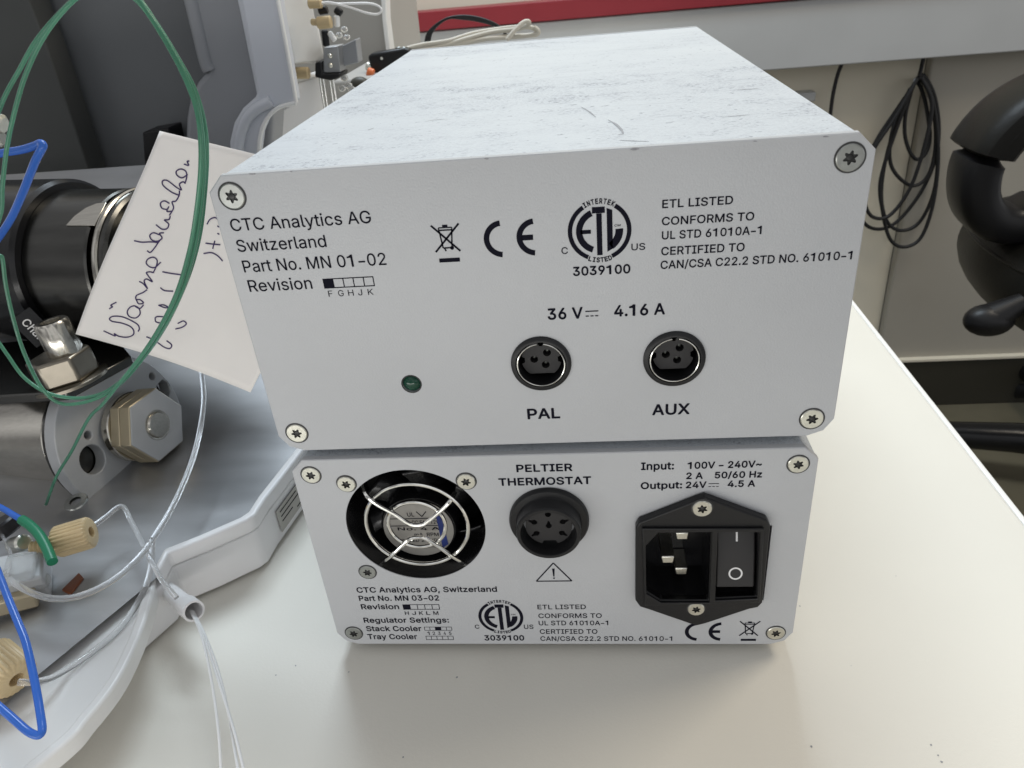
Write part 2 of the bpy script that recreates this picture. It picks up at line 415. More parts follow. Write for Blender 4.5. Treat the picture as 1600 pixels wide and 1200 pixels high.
INK_H = 0.00007
class Print:
    def __init__(self, pan, h=INK_H): self.pan = pan; self.mb = MB(); self.h = h
    def poly(self, uvs):
        self.mb.flat([self.pan.P(u, v, self.h) for u, v in uvs])
    def seg(self, a, b, w):
        a = Vector(a); b = Vector(b); d = (b - a).normalized(); n = Vector((-d.y, d.x)) * (w / 2)
        self.poly([a - n, b - n, b + n, a + n])
    def rect(self, u0, v0, u1, v1): self.poly([(u0, v0), (u1, v0), (u1, v1), (u0, v1)])
    def frame(self, u0, v0, u1, v1, t):
        self.rect(u0, v0, u1, v0 + t); self.rect(u0, v1 - t, u1, v1); self.rect(u0, v0 + t, u0 + t, v1 - t); self.rect(u1 - t, v0 + t, u1, v1 - t)
    def arc(self, c, r0, r1, a0, a1, n=40):
        P_ = lambda r, a: (c[0] + r * math.cos(math.radians(a)), c[1] + r * math.sin(math.radians(a)))
        for i in range(n):
            A = a0 + (a1 - a0) * i / n; B = a0 + (a1 - a0) * (i + 1) / n
            self.poly([P_(r0, A), P_(r1, A), P_(r1, B), P_(r0, B)])
    def raw(self, vs, fs, f):
        bv = [self.mb.bm.verts.new(self.pan.P(*f(v), self.h + v.z)) for v in vs]
        for q in fs:
            try: self.mb.bm.faces.new([bv[i] for i in q])
            except ValueError: pass
    def text(self, s, l, r, cap, bold=0.0):
        """s between baseline pixels l and r, capital letters cap pixels tall"""
        a = Vector(self.pan.uv(*l)); b = Vector(self.pan.uv(*r)); mid = ((l[0] + r[0]) / 2, (l[1] + r[1]) / 2)
        ch = self.pan.uv(mid[0], mid[1] - cap)[1] - self.pan.uv(*mid)[1]
        vv = (a.y + b.y) / 2
        self.text_uv(s, a.x, b.x, vv, ch, bold)
    def text_uv(self, s, u0, u1, v, ch, bold=0.0, rot=0.0):
        vs, fs = text_tris(s, bold); x0 = min(q.x for q in vs); x1 = max(q.x for q in vs)
        kx = (u1 - u0) / (x1 - x0); ky = ch / (cap_height() + 2 * bold); v += bold * ky
        self.raw(vs, fs, lambda q: (u0 + (q.x - x0) * kx, v + q.y * ky))
    def text_arc(self, s, c, r, a_mid, span, ch, bold, inward=False):
        """letters set round a circle"""
        n = len(s)
        for i, chx in enumerate(s):
            t = (i + 0.5) / n - 0.5
            a = math.radians(a_mid + (span * t if inward else -span * t))
            vs, fs = text_tris(chx, bold); x0 = min(q.x for q in vs); x1 = max(q.x for q in vs); xm = (x0 + x1) / 2
            wmax = 2 * math.pi * r * abs(span) / 360 / n * 0.80
            kx = min(wmax / max(1e-6, x1 - x0), ch / cap_height(bold) * 1.2); ky = ch / cap_height(bold)
            if chx == 'I': kx = ky
            rad = Vector((math.cos(a), math.sin(a))); up = -rad if inward else rad; rt = Vector((up.y, -up.x))
            base = Vector(c) + rad * r
            self.raw(vs, fs, lambda q: tuple(base + rt * ((q.x - xm) * kx) + up * (q.y * ky)))
    def done(self, name, parent, material='ink'):
        return self.mb.build(name, material, parent, smooth=0, fixn=False)

def ce_mark(pr, lc, le, top, bot):
    """lc, le: pixels of the leftmost points of the C and the E"""
    a = Vector(pr.pan.uv(*lc)); b = Vector(pr.pan.uv(*le)); vt = pr.pan.uv(*top)[1]; vb = pr.pan.uv(*bot)[1]
    R = (vt - vb) / 2; vm = (vt + vb) / 2
    for p, e in ((a, 0), (b, 1)):
        c = (p.x + R, vm); pr.arc(c, R * 0.71, R, 96, 264)
        if e: pr.rect(c[0] - R * 0.73, vm - R * 0.145, c[0] - R * 0.14, vm + R * 0.145)

def etl_mark(pr, c, R):
    S = lambda x, y: (c[0] + x * R, c[1] + y * R)
    pr.arc(c, R * 0.86, R, -66, 58); pr.arc(c, R * 0.86, R, 122, 246)
    pr.arc(c, R * 0.54, R * 0.74, 112, 250)
    pr.poly([S(-0.60, 0.06), S(-0.60, -0.07), S(-0.27, -0.07), S(-0.27, 0.06)])
    pr.poly([S(-0.22, 0.78), S(-0.22, 0.58), S(0.18, 0.58), S(0.18, 0.78)])
    pr.poly([S(-0.09, 0.57), S(-0.09, -0.80), S(0.08, -0.80), S(0.08, 0.57)])
    pr.poly([S(0.235, 0.73), S(0.235, -0.70), S(0.41, -0.60), S(0.41, 0.66)])
    pr.arc(c, R * 0.50, R * 0.74, -56, 4)
    pr.text_arc('INTERTEK', c, R * 0.885, 90, 62, R * 0.155, 0.03)
    pr.text_arc('LISTED', c, R * 1.035, 270, 46, R * 0.15, 0.03, inward=True)
    pr.text_uv('CM', c[0] + 0.47 * R, c[0] + 0.66 * R, c[1] + 0.12 * R, 0.07 * R, 0.01)

def bin_mark(pr, p1, p2, p3, p4, bar):
    u = pr.pan.uv
    a, b, c_, d = (Vector(u(*p)) for p in (p1, p2, p3, p4))
    W = abs(b.x - a.x); w_ = W * 0.055
    cx = (a.x + b.x + c_.x + d.x) / 4; t = max(a.y, c_.y); bt = min(b.y, d.y); H = t - bt
    pr.seg(a, b, W * 0.075); pr.seg(c_, d, W * 0.075)
    pr.seg((cx - W * 0.24, t - H * 0.22), (cx - W * 0.17, bt + H * 0.14), w_)
    pr.seg((cx + W * 0.24, t - H * 0.22), (cx + W * 0.17, bt + H * 0.14), w_)
    pr.seg((cx - W * 0.27, t - H * 0.21), (cx + W * 0.27, t - H * 0.21), w_)
    pr.seg((cx - W * 0.25, t - H * 0.12), (cx + W * 0.25, t - H * 0.12), w_ * 0.8)
    pr.seg((cx - W * 0.25, t - H * 0.12), (cx - W * 0.25, t - H * 0.22), w_ * 0.8)
    pr.seg((cx + W * 0.25, t - H * 0.12), (cx + W * 0.25, t - H * 0.22), w_ * 0.8)
    pr.seg((cx - W * 0.10, t - H * 0.06), (cx + W * 0.10, t - H * 0.06), w_ * 1.6)
    pr.seg((cx - W * 0.17, bt + H * 0.14), (cx + W * 0.12, bt + H * 0.14), w_)
    pr.arc((cx + W * 0.17, bt + H * 0.13), 0, W * 0.075, 0, 360, 16)
    pr.seg((cx - W * 0.12, bt + H * 0.13), (cx - W * 0.07, bt + H * 0.02), w_)
    q = [u(*p) for p in bar]; pr.rect(min(p[0] for p in q), min(p[1] for p in q), max(p[0] for p in q), max(p[1] for p in q))

def tick_boxes(pr, l, r, top, bot, filled, n=5, t=0.00022):
    u0 = pr.pan.uv(*l)[0]; u1 = pr.pan.uv(*r)[0]; v1 = pr.pan.uv(*top)[1]; v0 = pr.pan.uv(*bot)[1]; w_ = (u1 - u0) / n
    pr.frame(u0, v0, u1, v1, t)
    for i in range(1, n): pr.rect(u0 + i * w_ - t / 2, v0 + t, u0 + i * w_ + t / 2, v1 - t)
    if filled is not None: pr.rect(u0 + filled * w_ + t / 2, v0 + t, u0 + (filled + 1) * w_ - t / 2, v1 - t)

def dc_mark(pr, l, r, ytop, ybot, t):
    a = pr.pan.uv(l, ytop); b = pr.pan.uv(r, ytop); v2 = pr.pan.uv((l + r) / 2, ybot)[1]
    pr.rect(a[0], a[1] - t / 2, b[0], a[1] + t / 2); L = b[0] - a[0]
    for i in range(3): pr.rect(a[0] + L * (0.02 + 0.36 * i), v2 - t / 2, a[0] + L * (0.02 + 0.36 * i + 0.24), v2 + t / 2)

def screw(parent, pan, px, py, r, mtl='zinc', proud=0.0004, h0=0.0, flat_side=False):
    u, v = pan.uv(px, py, h0); ph = random.uniform(0, 1.0)
    mb = MB()                                    # flat dark ring painted as shade in the gap round the head
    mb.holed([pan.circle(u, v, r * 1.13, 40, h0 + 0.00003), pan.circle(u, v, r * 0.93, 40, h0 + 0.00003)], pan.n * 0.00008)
    star = []
    for i in range(36):
        a = 2 * math.pi * i / 36; rr = r * (0.43 + 0.115 * math.cos(6 * a)); star.append((u + rr * math.cos(a + ph), v + rr * math.sin(a + ph)))
    hd = MB(); N = 40
    o = hd.bm
    # rim, bevel and face ring with the star cut into it
    ring = lambda rr, h: [o.verts.new(p) for p in pan.circle(u, v, rr, N, h0 + h)]
    A = ring(r, 0.00002); B = ring(r, proud * 0.6); C = ring(r * 0.93, proud)
    for X, Y in ((A, B), (B, C)):
        for i in range(N): o.faces.new((X[i], X[(i + 1) % N], Y[(i + 1) % N], Y[i]))
    sv = [o.verts.new(pan.P(a, b, h0 + proud)) for a, b in star]
    es = [o.edges.get((C[i], C[(i + 1) % N])) for i in range(N)] + [o.edges.new((sv[i], sv[(i + 1) % 36])) for i in range(36)]
    bmesh.ops.triangle_fill(o, edges=es, use_beauty=True)
    s = hd.build('screw', mtl, parent, smooth=30)
    rc = MB()
    rc.holed([[pan.P(a, b, h0 + 0.00006) for a, b in star]], pan.n * 0.00002)
    lo = [rc.bm.verts.new(pan.P(a, b, h0 + 0.00006)) for a, b in star]; hi = [rc.bm.verts.new(pan.P(a, b, h0 + proud)) for a, b in star]
    for i in range(36): rc.bm.faces.new((lo[i], lo[(i + 1) % 36], hi[(i + 1) % 36], hi[i]))
    rc.lathe([(0.00006, r * 0.26), (proud * 0.55, r * 0.20), (proud * 0.8, 0)], pan.P(u, v, h0), pan.n, 12)
    rc.build('drive_recess', 'recess', s, smooth=20)
    mb.build('gap_shade_ring', 'groove', s, smooth=0)
    return s

def octagon(W_, H_, c, cb):
    return [(c, H_), (W_ - c, H_), (W_, H_ - c), (W_, cb), (W_ - cb * 0.45, cb * 0.30), (W_ - cb * 1.25, 0), (cb * 1.25, 0), (cb * 0.45, cb * 0.30), (0, cb), (0, H_ - c)]

def face_plate(pan, outer, holes, th, ch=0.00025):
    """flat plate whose outer edge alone is chamfered; holes cut right through"""
    mb = MB(); bm = mb.bm; cx = sum(p[0] for p in outer) / len(outer); cy = sum(p[1] for p in outer) / len(outer)
    n = len(outer); ins_ = []
    for i in range(n):
        p = Vector(outer[i]); a = (p - Vector(outer[i - 1])).normalized(); b = (Vector(outer[(i + 1) % n]) - p).normalized()
        na = Vector((-a.y, a.x)); nb = Vector((-b.y, b.x)); m = (na + nb); m = m / max(0.3, m.dot(na))
        if m.dot(Vector((cx, cy)) - p) < 0: m = -m
        ins_.append(p + m * ch)
    F = [bm.verts.new(pan.P(q.x, q.y, 0)) for q in ins_]; O = [bm.verts.new(pan.P(q[0], q[1], -ch)) for q in outer]; K = [bm.verts.new(pan.P(q[0], q[1], -th)) for q in outer]
    es = [bm.edges.new((F[i], F[(i + 1) % n])) for i in range(n)]
    for X, Y in ((F, O), (O, K)):
        for i in range(n): bm.faces.new((X[i], X[(i + 1) % n], Y[(i + 1) % n], Y[i]))
    for h in holes:
        A = [bm.verts.new(pan.P(u, v, 0)) for u, v in h]; B = [bm.verts.new(pan.P(u, v, -th)) for u, v in h]
        for i in range(len(A)):
            j = (i + 1) % len(A); es.append(bm.edges.get((A[i], A[j])) or bm.edges.new((A[i], A[j]))); bm.faces.new((A[i], A[j], B[j], B[i]))
    bmesh.ops.triangle_fill(bm, edges=es, use_beauty=True)
    return mb
def ring_uv(c, r, n=56): return [(c[0] + r * math.cos(2 * math.pi * i / n), c[1] + r * math.sin(2 * math.pi * i / n)) for i in range(n)]
def shell(pan, outline, d0, d1):
    mb = MB(); A = [mb.bm.verts.new(pan.P(a, b, -d0)) for a, b in outline]; B = [mb.bm.verts.new(pan.P(a, b, -d1)) for a, b in outline]
    for i in range(len(A)): mb.bm.faces.new((A[i], B[i], B[(i + 1) % len(A)], A[(i + 1) % len(A)]))
    mb.bm.faces.new(B); return mb

# ------------------------------------------------------------------ room setting
ZT = -0.0815
floor = MB().box((0.2, 0.3, -0.832 - 0.02), (4.2, 2.7, 0.04)).build('floor', 'floor', smooth=0); tag(floor, kind='structure')
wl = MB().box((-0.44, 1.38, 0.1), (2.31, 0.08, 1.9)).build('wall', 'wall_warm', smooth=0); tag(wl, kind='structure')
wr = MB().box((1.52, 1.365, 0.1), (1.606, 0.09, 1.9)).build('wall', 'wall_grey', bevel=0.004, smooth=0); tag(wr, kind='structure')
zs = at_y(1500, 560, 1.315).z
sk = MB().box((1.52, 1.3155, (zs - 0.832) / 2), (1.6, 0.008, zs + 0.832)).build('skirting', 'skirting', bevel=0.002, smooth=0); tag(sk, kind='structure')
st = MB().box((1.52, 1.3125, zs + 0.003), (1.6, 0.014, 0.005)).build('skirting_trim', 'wall_warm', smooth=0); tag(st, kind='structure')

YB = 1.27
trk = thing('cable_trunking', (0.4, YB, -0.11), 'long grey wall trunking with a dark red strip along its top', 'trunking')
zb = at_y(1400, 95, YB).z; zr = at_y(1000, 21.5, YB).z; zq = at_y(740, 13, YB).z
MB().box((0.5, YB + 0.025, (zb + zr) / 2), (3.2, 0.05, zr - zb)).build('trunking_cover', 'trunk', trk, bevel=0.002)
MB().box((0.5, YB + 0.022, (zr + zq) / 2 + 0.0015), (3.2, 0.060, zq - zr)).build('red_strip', 'red', trk, bevel=0.0015)

bench = thing('lab_bench', (-0.4, 0.4, -0.832), 'cream laminate lab bench under the stacked boxes', 'bench')
XE = 0.2505
MB().box(((XE - 0.003 - 1.3) / 2, 0.33, ZT - 0.015), (XE - 0.003 + 1.3, 1.80, 0.03)).build('bench_top', 'bench', bench, bevel=0.0008)
MB().box((XE - 0.0014, 0.33, ZT - 0.0152), (0.0028, 1.80, 0.0298)).build('edge_band', 'bench_edge', bench, bevel=0.0009)
for x, y in ((-1.2, 1.15), (-1.2, -0.45), (0.02, 1.15), (0.02, -0.45)):
    MB().box((x, y, (-0.832 + ZT - 0.03) / 2), (0.05, 0.05, ZT - 0.03 + 0.832)).build('leg', 'inst_dark', bench, bevel=0.003)
# specks of dirt on the laminate
sp = MB()
for px, py, r in ((352, 762, .0006), (545, 1050, .0003), (714, 1058, .0005), (630, 1183, .0003), (1268, 1166, .0004), (1455, 1164, .0004), (1466, 1180, .0003), (1471, 1190, .0004), (1250, 947, .0003), (1330, 1040, .0002), (1400, 900, .0002), (462, 1040, .0003), (431, 1055, .0003)):
    p = at_z(px, py, ZT + 0.0001); n = 7
    sp.flat([p + Vector((r * random.uniform(.5, 1.1) * math.cos(2 * math.pi * i / n), r * random.uniform(.5, 1.1) * math.sin(2 * math.pi * i / n), 0)) for i in range(n)])
tag(sp.build('dirt_specks', 'inst_mid', bench, smooth=0, fixn=False), kind='stuff')

# ------------------------------------------------------------------ upper box
W1, H1, D1, C1, CB1 = 0.15227, 0.07894, 0.24575, 0.00387, 0.0052
up = thing('control_box', (W1 / 2, 0.0, -0.0024), 'larger white metal box with two round sockets, on top of the other box', 'electronics box')
PU = Panel((0, 0, 0), (1, 0, 0), (0, 0, 1))
oc = octagon(W1, H1, C1, CB1)
uPAL = PU.uv(845.5, 568); uAUX = PU.uv(1053.5, 560.5); uLED = PU.uv(643, 600)
RS = 0.5 * (PU.uv(893, 568)[0] - PU.uv(798, 568)[0])
fp = face_plate(PU, oc, [ring_uv(uPAL, RS * 0.8), ring_uv(uAUX, RS * 0.8), ring_uv(uLED, 0.0025, 28)], 0.002).build('front_panel', 'panel', up, smooth=0)
e = 0.00025
oc2 = octagon(W1 - 2 * e, H1 - 2 * e, C1, CB1)
cs = shell(PU, [(a + e, b + e) for a, b in oc2], 0.00215, D1 - 0.0022).build('casing', 'casing', up, smooth=0)
sm = MB()                                        # longer scuffs and chipped edge marks, traced one by one
for pts, wd in (([(908, 167), (920, 174), (931, 183)], .0005), ([(950, 187), (962, 194), (971, 203), (974, 209)], .0008), ([(966, 210), (974, 209)], .0005), ([(968, 219), (990, 220), (1014, 221)], .0004),
                ([(1001, 76), (1020, 74), (1040, 73), (1062, 72)], .0004), ([(968, 78), (985, 77), (1001, 76)], .0003), ([(690, 84), (706, 83), (722, 84)], .0004), ([(693, 94), (700, 90)], .0004), ([(730, 152), (748, 150), (766, 148)], .0004),
                ([(575, 203), (584, 200)], .0006), ([(664, 190), (680, 187), (700, 186)], .0004), ([(1128, 183), (1150, 181), (1172, 179)], .0004), ([(1150, 140), (1172, 139), (1185, 138)], .0005), ([(1046, 58), (1088, 53)], .0003)):
    q = smooth_path([at_z(x, y, H1 - e + 0.00006) for x, y in pts], 4); L_ = []; R_ = []
    for i, p in enumerate(q):
        d_ = (q[min(i + 1, len(q) - 1)] - q[max(i - 1, 0)]).normalized(); n_ = Vector((-d_.y, d_.x, 0)); k_ = wd * 0.5 * (0.35 + 0.65 * math.sin(math.pi * (i + 0.5) / len(q))) * random.uniform(0.6, 1.2)
        L_.append(sm.bm.verts.new(p + n_ * k_)); R_.append(sm.bm.verts.new(p - n_ * k_))
    for i in range(len(q) - 1): sm.bm.faces.new((L_[i], L_[i + 1], R_[i + 1], R_[i]))
tag(sm.build('scuff_marks', 'scuff', cs, smooth=0, fixn=False), kind='stuff')
ch_ = MB()
for px, w_, h_ in ((394, 7, 2), (455, 3, 1.5), (760, 5, 1.5), (992, 9, 2.6), (1180, 4, 1.5), (1290, 6, 1.5)):
    yt = 272 + (px - 343.7) * (207 - 272) / (1344 - 343.7)
    ch_.flat([PU.P(*PU.uv(px + w_ * math.cos(2 * math.pi * i / 9) * random.uniform(.6, 1), yt + 3 + h_ * math.sin(2 * math.pi * i / 9) * random.uniform(.5, 1)), 0.00006) for i in range(9)])
tag(ch_.build('edge_chips', 'scuff', up, smooth=0, fixn=False), kind='stuff')
sol = cs.modifiers.new('thick', 'SOLIDIFY'); sol.thickness = 0.0012; sol.offset = -1
MB().prism([Vector((a, D1 - 0.002, b)) for a, b in oc], (0, 0.002, 0)).build('rear_panel', 'panel', up, bevel=0.00025)
for x in (0.015, W1 - 0.015):
    for y in (0.03, D1 - 0.02):
        MB().cyl((x, y, -0.0023), (x, y, 0.0002), 0.005, 24).build('rubber_foot', 'rubber', up)

pr = Print(PU)
pr.text('CTC Analytics AG', (362.5, 361), (581, 348.7), 19.5, 0.005)
pr.text('Switzerland', (372.5, 393.7), (511, 385.7), 19, 0.005)
pr.text('Part No. MN 01-02', (382, 425), (604.5, 414.5), 19, 0.005)
pr.text('Revision', (390.7, 456), (489, 451), 18.5, 0.005)
tick_boxes(pr, (505.5, 444), (584.5, 439), (545, 433.5), (545, 449), 0, t=0.00025)
for i, ch in enumerate('FGHJK'): pr.text(ch, (514 + i * 15.4, 463.5 - i * 0.7), (521.5 + i * 15.4 + (1 if ch in 'GHK' else -1), 463.2 - i * 0.7), 9.3)
pr.done('maker_lettering', up)
B_ = 0.022; pr = Print(PU)
pr.text('3039100', (895.5, 431), (985, 427.3), 14.5, B_)
pr.text('C', (877.5, 397), (887.5, 396.5), 10.5, 0.008); pr.text('US', (986.5, 391.3), (1008, 390), 10.5, 0.008)
S_ = 0.014
pr.text('ETL LISTED', (1034.5, 325.5), (1145, 318.7), 13.2, S_)
pr.text('CONFORMS TO', (1034, 351.7), (1178, 344.5), 13, S_)
pr.text('UL STD 61010A-1', (1034, 374), (1189.5, 366), 13, S_)
pr.text('CERTIFIED TO', (1033, 398.7), (1163, 392.5), 13, S_)
pr.text('CAN/CSA C22.2 STD NO. 61010-1', (1032, 420), (1330.5, 405.5), 13, S_)
pr.done('listing_lettering', up); pr = Print(PU)
pr.text('36 V', (856, 500), (911, 497.3), 18, B_); dc_mark(pr, 914.5, 935, 486.5, 493.5, 0.0003)
pr.text('4.16 A', (959.5, 495), (1039, 491), 18, B_)
pr.done('rating_lettering', up); pr = Print(PU); pr.text('PAL', (824.5, 655), (875.7, 653.5), 16.5, B_); pr.done('socket_lettering', up); pr = Print(PU); pr.text('AUX', (1018.7, 648.7), (1077.5, 647), 17, B_)
pr.done('socket_lettering', up)
pr = Print(PU); ce_mark(pr, (756, 375), (807, 371), (775, 344.5), (775, 402.5)); pr.done('conformity_mark', up)
pr = Print(PU); etl_mark(pr, PU.uv(936.7, 361), 0.5 * (PU.uv(986.7, 361)[0] - PU.uv(887, 361)[0])); pr.done('certification_mark', up)
pr = Print(PU); bin_mark(pr, (673, 352.5), (719.5, 392), (716.5, 349), (681, 394), ((686, 404), (719, 408.5))); pr.done('waste_bin_symbol', up)

for px, py in ((363, 306.5), (1328, 246)): screw(up, PU, px, py, 0.00305, 'zinc_dull_shaded')
for px, py in ((464, 676.5), (1268.5, 654)): screw(up, PU, px, py, 0.00295, 'zinc')

def din_socket(u, v):
    o = PU.P(u, v); n = PU.n
    s = MB().lathe([(-0.008, RS * 0.76), (-0.0005, RS * 0.76), (0.0004, RS * 0.80), (0.0010, RS * 0.84), (0.0010, RS * 0.90), (0.0006, RS * 0.985), (0.00005, RS)], o, n, 56).build('socket', 'black', up)
    MB().tube([PU.P(u + RS * 0.775 * math.cos(math.radians(a)), v + RS * 0.775 * math.sin(math.radians(a)), 0.0009) for a in range(97, 444, 4)], RS * 0.022, 8).build('contact_ring', 'chrome', s)
    key = []
    for a in range(0, 360, 4):
        t = math.radians(a); q = RS * 0.66
        if 82 <= a <= 98: q = RS * 0.50
        if a <= 10 or a >= 350 or 170 <= a <= 190: q = RS * 0.55
        if 225 <= a <= 315: q = min(q, RS * 0.52 / abs(math.sin(t)))
        key.append((u + q * math.cos(t), v + q * math.sin(t)))
    holes = [(-0.24, 0.02), (0.20, 0.25), (0.13, -0.20)]
    hl = [[PU.P(u + RS * (x + 0.135 * math.cos(2 * math.pi * i / 18)), v + RS * (z + 0.135 * math.sin(2 * math.pi * i / 18)), -0.0022) for i in range(18)] for x, z in holes]
    MB().holed([[PU.P(a, b, -0.0022) for a, b in key]] + hl, n * -0.004).build('pin_insert', 'black_soft', s, smooth=30)
    MB().cyl(PU.P(u, v, -0.0072), PU.P(u, v, -0.0078), RS * 0.78, 40).build('socket_floor', 'void', s)
    ct = MB()
    for x, z in holes: ct.lathe([(-0.0055, RS * 0.07), (-0.0036, RS * 0.07), (-0.0034, RS * 0.03), (-0.0045, 0)], PU.P(u + RS * x, v + RS * z), n, 14)
    ct.build('contact', 'zinc_dull_shaded', s)
    return s
din_socket(*uPAL); din_socket(*uAUX)
led = MB().lathe([(-0.003, 0.0024), (-0.0006, 0.0024), (0.0000, 0.0019), (0.0005, 0.0011), (0.0007, 0)], PU.P(*uLED), PU.n, 28).build('indicator_lamp', 'led', up)
MB().lathe([(0.00003, 0.00245), (0.00018, 0.0026), (0.00003, 0.0028)], PU.P(*uLED), PU.n, 32).build('lamp_bezel', 'groove', led)

# ------------------------------------------------------------------ lower box
X2, Y2, YAW = 0.0016332, -0.00133, -0.004033
W2, H2, G2 = 0.14746, 0.07611, 0.0023957
ux = Vector((math.cos(YAW), math.sin(YAW), 0)); uy = Vector((-math.sin(YAW), math.cos(YAW), 0))
ZB2 = -G2 - H2
PL = Panel((X2, Y2, ZB2), ux, (0, 0, 1))
lo = thing('power_supply_box', (X2 + W2 / 2, Y2, ZT), 'flatter white metal box with fan grill and mains inlet, under the other box', 'electronics box', rz=YAW)
oc = octagon(W2, H2, C1, CB1)
cF = PL.uv(649.3, 823); rF = 0.5 * (PL.uv(757.5, 823)[0] - PL.uv(541, 823)[0])
INL = [(1008, 829), (1028, 829 - 0), (1111, 829), (1111, 936), (1028, 936)]
hU0, hV1 = PL.uv(1003, 824); hU1, hV0 = PL.uv(1193, 938)
face_plate(PL, oc, [ring_uv(cF, rF, 80), [(hU0, hV0), (hU1, hV0), (hU1, hV1), (hU0, hV1)]], 0.002).build('front_panel', 'panel', lo, smooth=0)
oc2 = octagon(W2 - 2 * e, H2 - 2 * e, C1, CB1)
# casing as a shell with an open front so the fan and the inlet have room behind the panel
D2 = 0.240
cs = shell(PL, [(a + e, b + e) for a, b in oc2], 0.00215, D2).build('casing', 'casing', lo, smooth=0)
sol = cs.modifiers.new('thick', 'SOLIDIFY'); sol.thickness = 0.0012; sol.offset = -1
MB().prism([PL.P(a, b, -D2 - 0.0005) for a, b in oc], uy * 0.002).build('rear_panel', 'panel', lo, bevel=0.00025)
for x in (0.018, W2 - 0.018):
    for d in (0.025, D2 - 0.02):
        MB().cyl(PL.P(x, ZT - ZB2, -d), PL.P(x, 0.0002, -d), 0.005, 24).build('rubber_foot', 'rubber', lo)

pr = Print(PL); BB = 0.024
pr.text('PELTIER', (807.2, 737.3), (894.7, 736.3), 11.8, BB); pr.text('THERMOSTAT', (779.6, 758.7), (924, 756.5), 12, BB)
pr.done('socket_lettering', lo); pr = Print(PL); pr.text('Input:', (1001.6, 734.5), (1053, 733.3), 12, BB); pr.text('100V - 240V~', (1074, 733), (1190, 729.7), 10.8, BB)
pr.text('2 A', (1072, 748.6), (1098, 748), 10.3, BB); pr.text('50/60 Hz', (1116.4, 747.5), (1190.3, 745.8), 10.3, BB)
pr.text('Output:', (1001, 764.2), (1065.7, 763), 10.8, BB); pr.text('24V', (1071.3, 763), (1103.6, 762), 10.3, BB)
dc_mark(pr, 1107, 1123.5, 755.7, 760, 0.00022); pr.text('4.5 A', (1136.5, 761), (1179.6, 760.3), 10.3, BB)
pr.done('rating_lettering', lo); pr = Print(PL)
BS = 0.018
pr.text('CTC Analytics AG, Switzerland', (558, 925.5), (777, 925), 8.5, BS)
pr.text('Part No. MN 03-02', (561.7, 938.7), (686.7, 938.3), 8.2, BS)
pr.text('Revision', (565, 951.9), (624.2, 951.7), 8, BS)
tick_boxes(pr, (629.5, 948), (686.7, 948), (658, 944.2), (658, 952.3), 0, t=0.00022)
for i, ch in enumerate('HJKLM'): pr.text(ch, (633.2 + i * 11.1, 960.5), (640 + i * 11.1 + (1 if ch in 'M' else -0.6), 960.5), 5.5, 0.01)
pr.text('Regulator Settings:', (569.2, 973), (702, 972.5), 8, BS)
pr.text('Stack Cooler', (573.2, 986.2), (659.2, 985.7), 8, BS); pr.text('Tray Cooler', (575.5, 998.8), (652.5, 998.3), 8, BS)
tick_boxes(pr, (663, 982), (706.2, 982), (685, 979.3), (685, 985), 2, t=0.00018)
for i in range(5): pr.text(str(i + 1), (668 + i * 8.5, 991.8), (671.8 + i * 8.5, 991.8), 5, 0.005)
tick_boxes(pr, (665.5, 996), (708.7, 996), (687, 993.5), (687, 999.5), None, t=0.00018)
pr.done('maker_lettering', lo); pr = Print(PL)
pr.text('3039100', (757.5, 1000.7), (819.5, 1000.5), 8.2, BB)
pr.text('C', (742.5, 982), (749.5, 982), 6, 0.008); pr.text('US', (819, 982.5), (833.7, 982.3), 6.5, 0.008)
SS = 0.010
pr.text('ETL LISTED', (840, 951.7), (915.5, 951.6), 7, SS); pr.text('CONFORMS TO', (841.5, 965.5), (940.4, 965.3), 7, SS)
pr.text('UL STD 61010A-1', (842, 976.8), (950.4, 976.6), 7, SS); pr.text('CERTIFIED TO', (843.7, 990.1), (933.6, 990), 7, SS)
pr.text('CAN/CSA C22.2 STD NO. 61010-1', (844.7, 1001.2), (1050.2, 1001), 7, SS)
pr.done('listing_lettering', lo)
pr = Print(PL); ce_mark(pr, (1070, 987), (1107, 987), (1085, 972.3), (1085, 1001)); pr.done('conformity_mark', lo)
pr = Print(PL); etl_mark(pr, PL.uv(782.5, 964), 0.5 * (PL.uv(817.5, 964)[0] - PL.uv(747.5, 964)[0])); pr.done('certification_mark', lo)
pr = Print(PL); bin_mark(pr, (1156.3, 970.5), (1184, 993), (1188, 970.5), (1155, 993), ((1157.5, 998), (1181, 1001.2))); pr.done('waste_bin_symbol', lo)
pr = Print(PL)
a, b, c_ = (Vector(PL.uv(*q)) for q in ((864.5, 879.5), (838, 908), (893.5, 907.5)))
for p, q in ((a, b), (b, c_), (c_, a)): pr.seg(p, q, 0.00042)
m_ = (a + b + c_) / 3; hh = a.y - b.y
pr.poly([(m_.x - 0.0004, m_.y + hh * 0.36), (m_.x + 0.0004, m_.y + hh * 0.36), (m_.x + 0.00018, m_.y - hh * 0.08), (m_.x - 0.00018, m_.y - hh * 0.08)])
pr.arc((m_.x, m_.y - hh * 0.17), 0, 0.0003, 0, 360, 14)
pr.done('warning_triangle', lo)

for px, py in ((486, 742), (1247, 725), (1212, 988.5)): screw(lo, PL, px, py, 0.00275, 'zinc')
screw(lo, PL, 553, 989, 0.00275, 'zinc_dull_shaded')
for px, py in ((541.5, 755.5), (728.5, 751.5)): screw(lo, PL, px, py, 0.0027, 'zinc', proud=0.0006)
screw(lo, PL, 574.5, 893.5, 0.0026, 'zinc_dull_shaded')

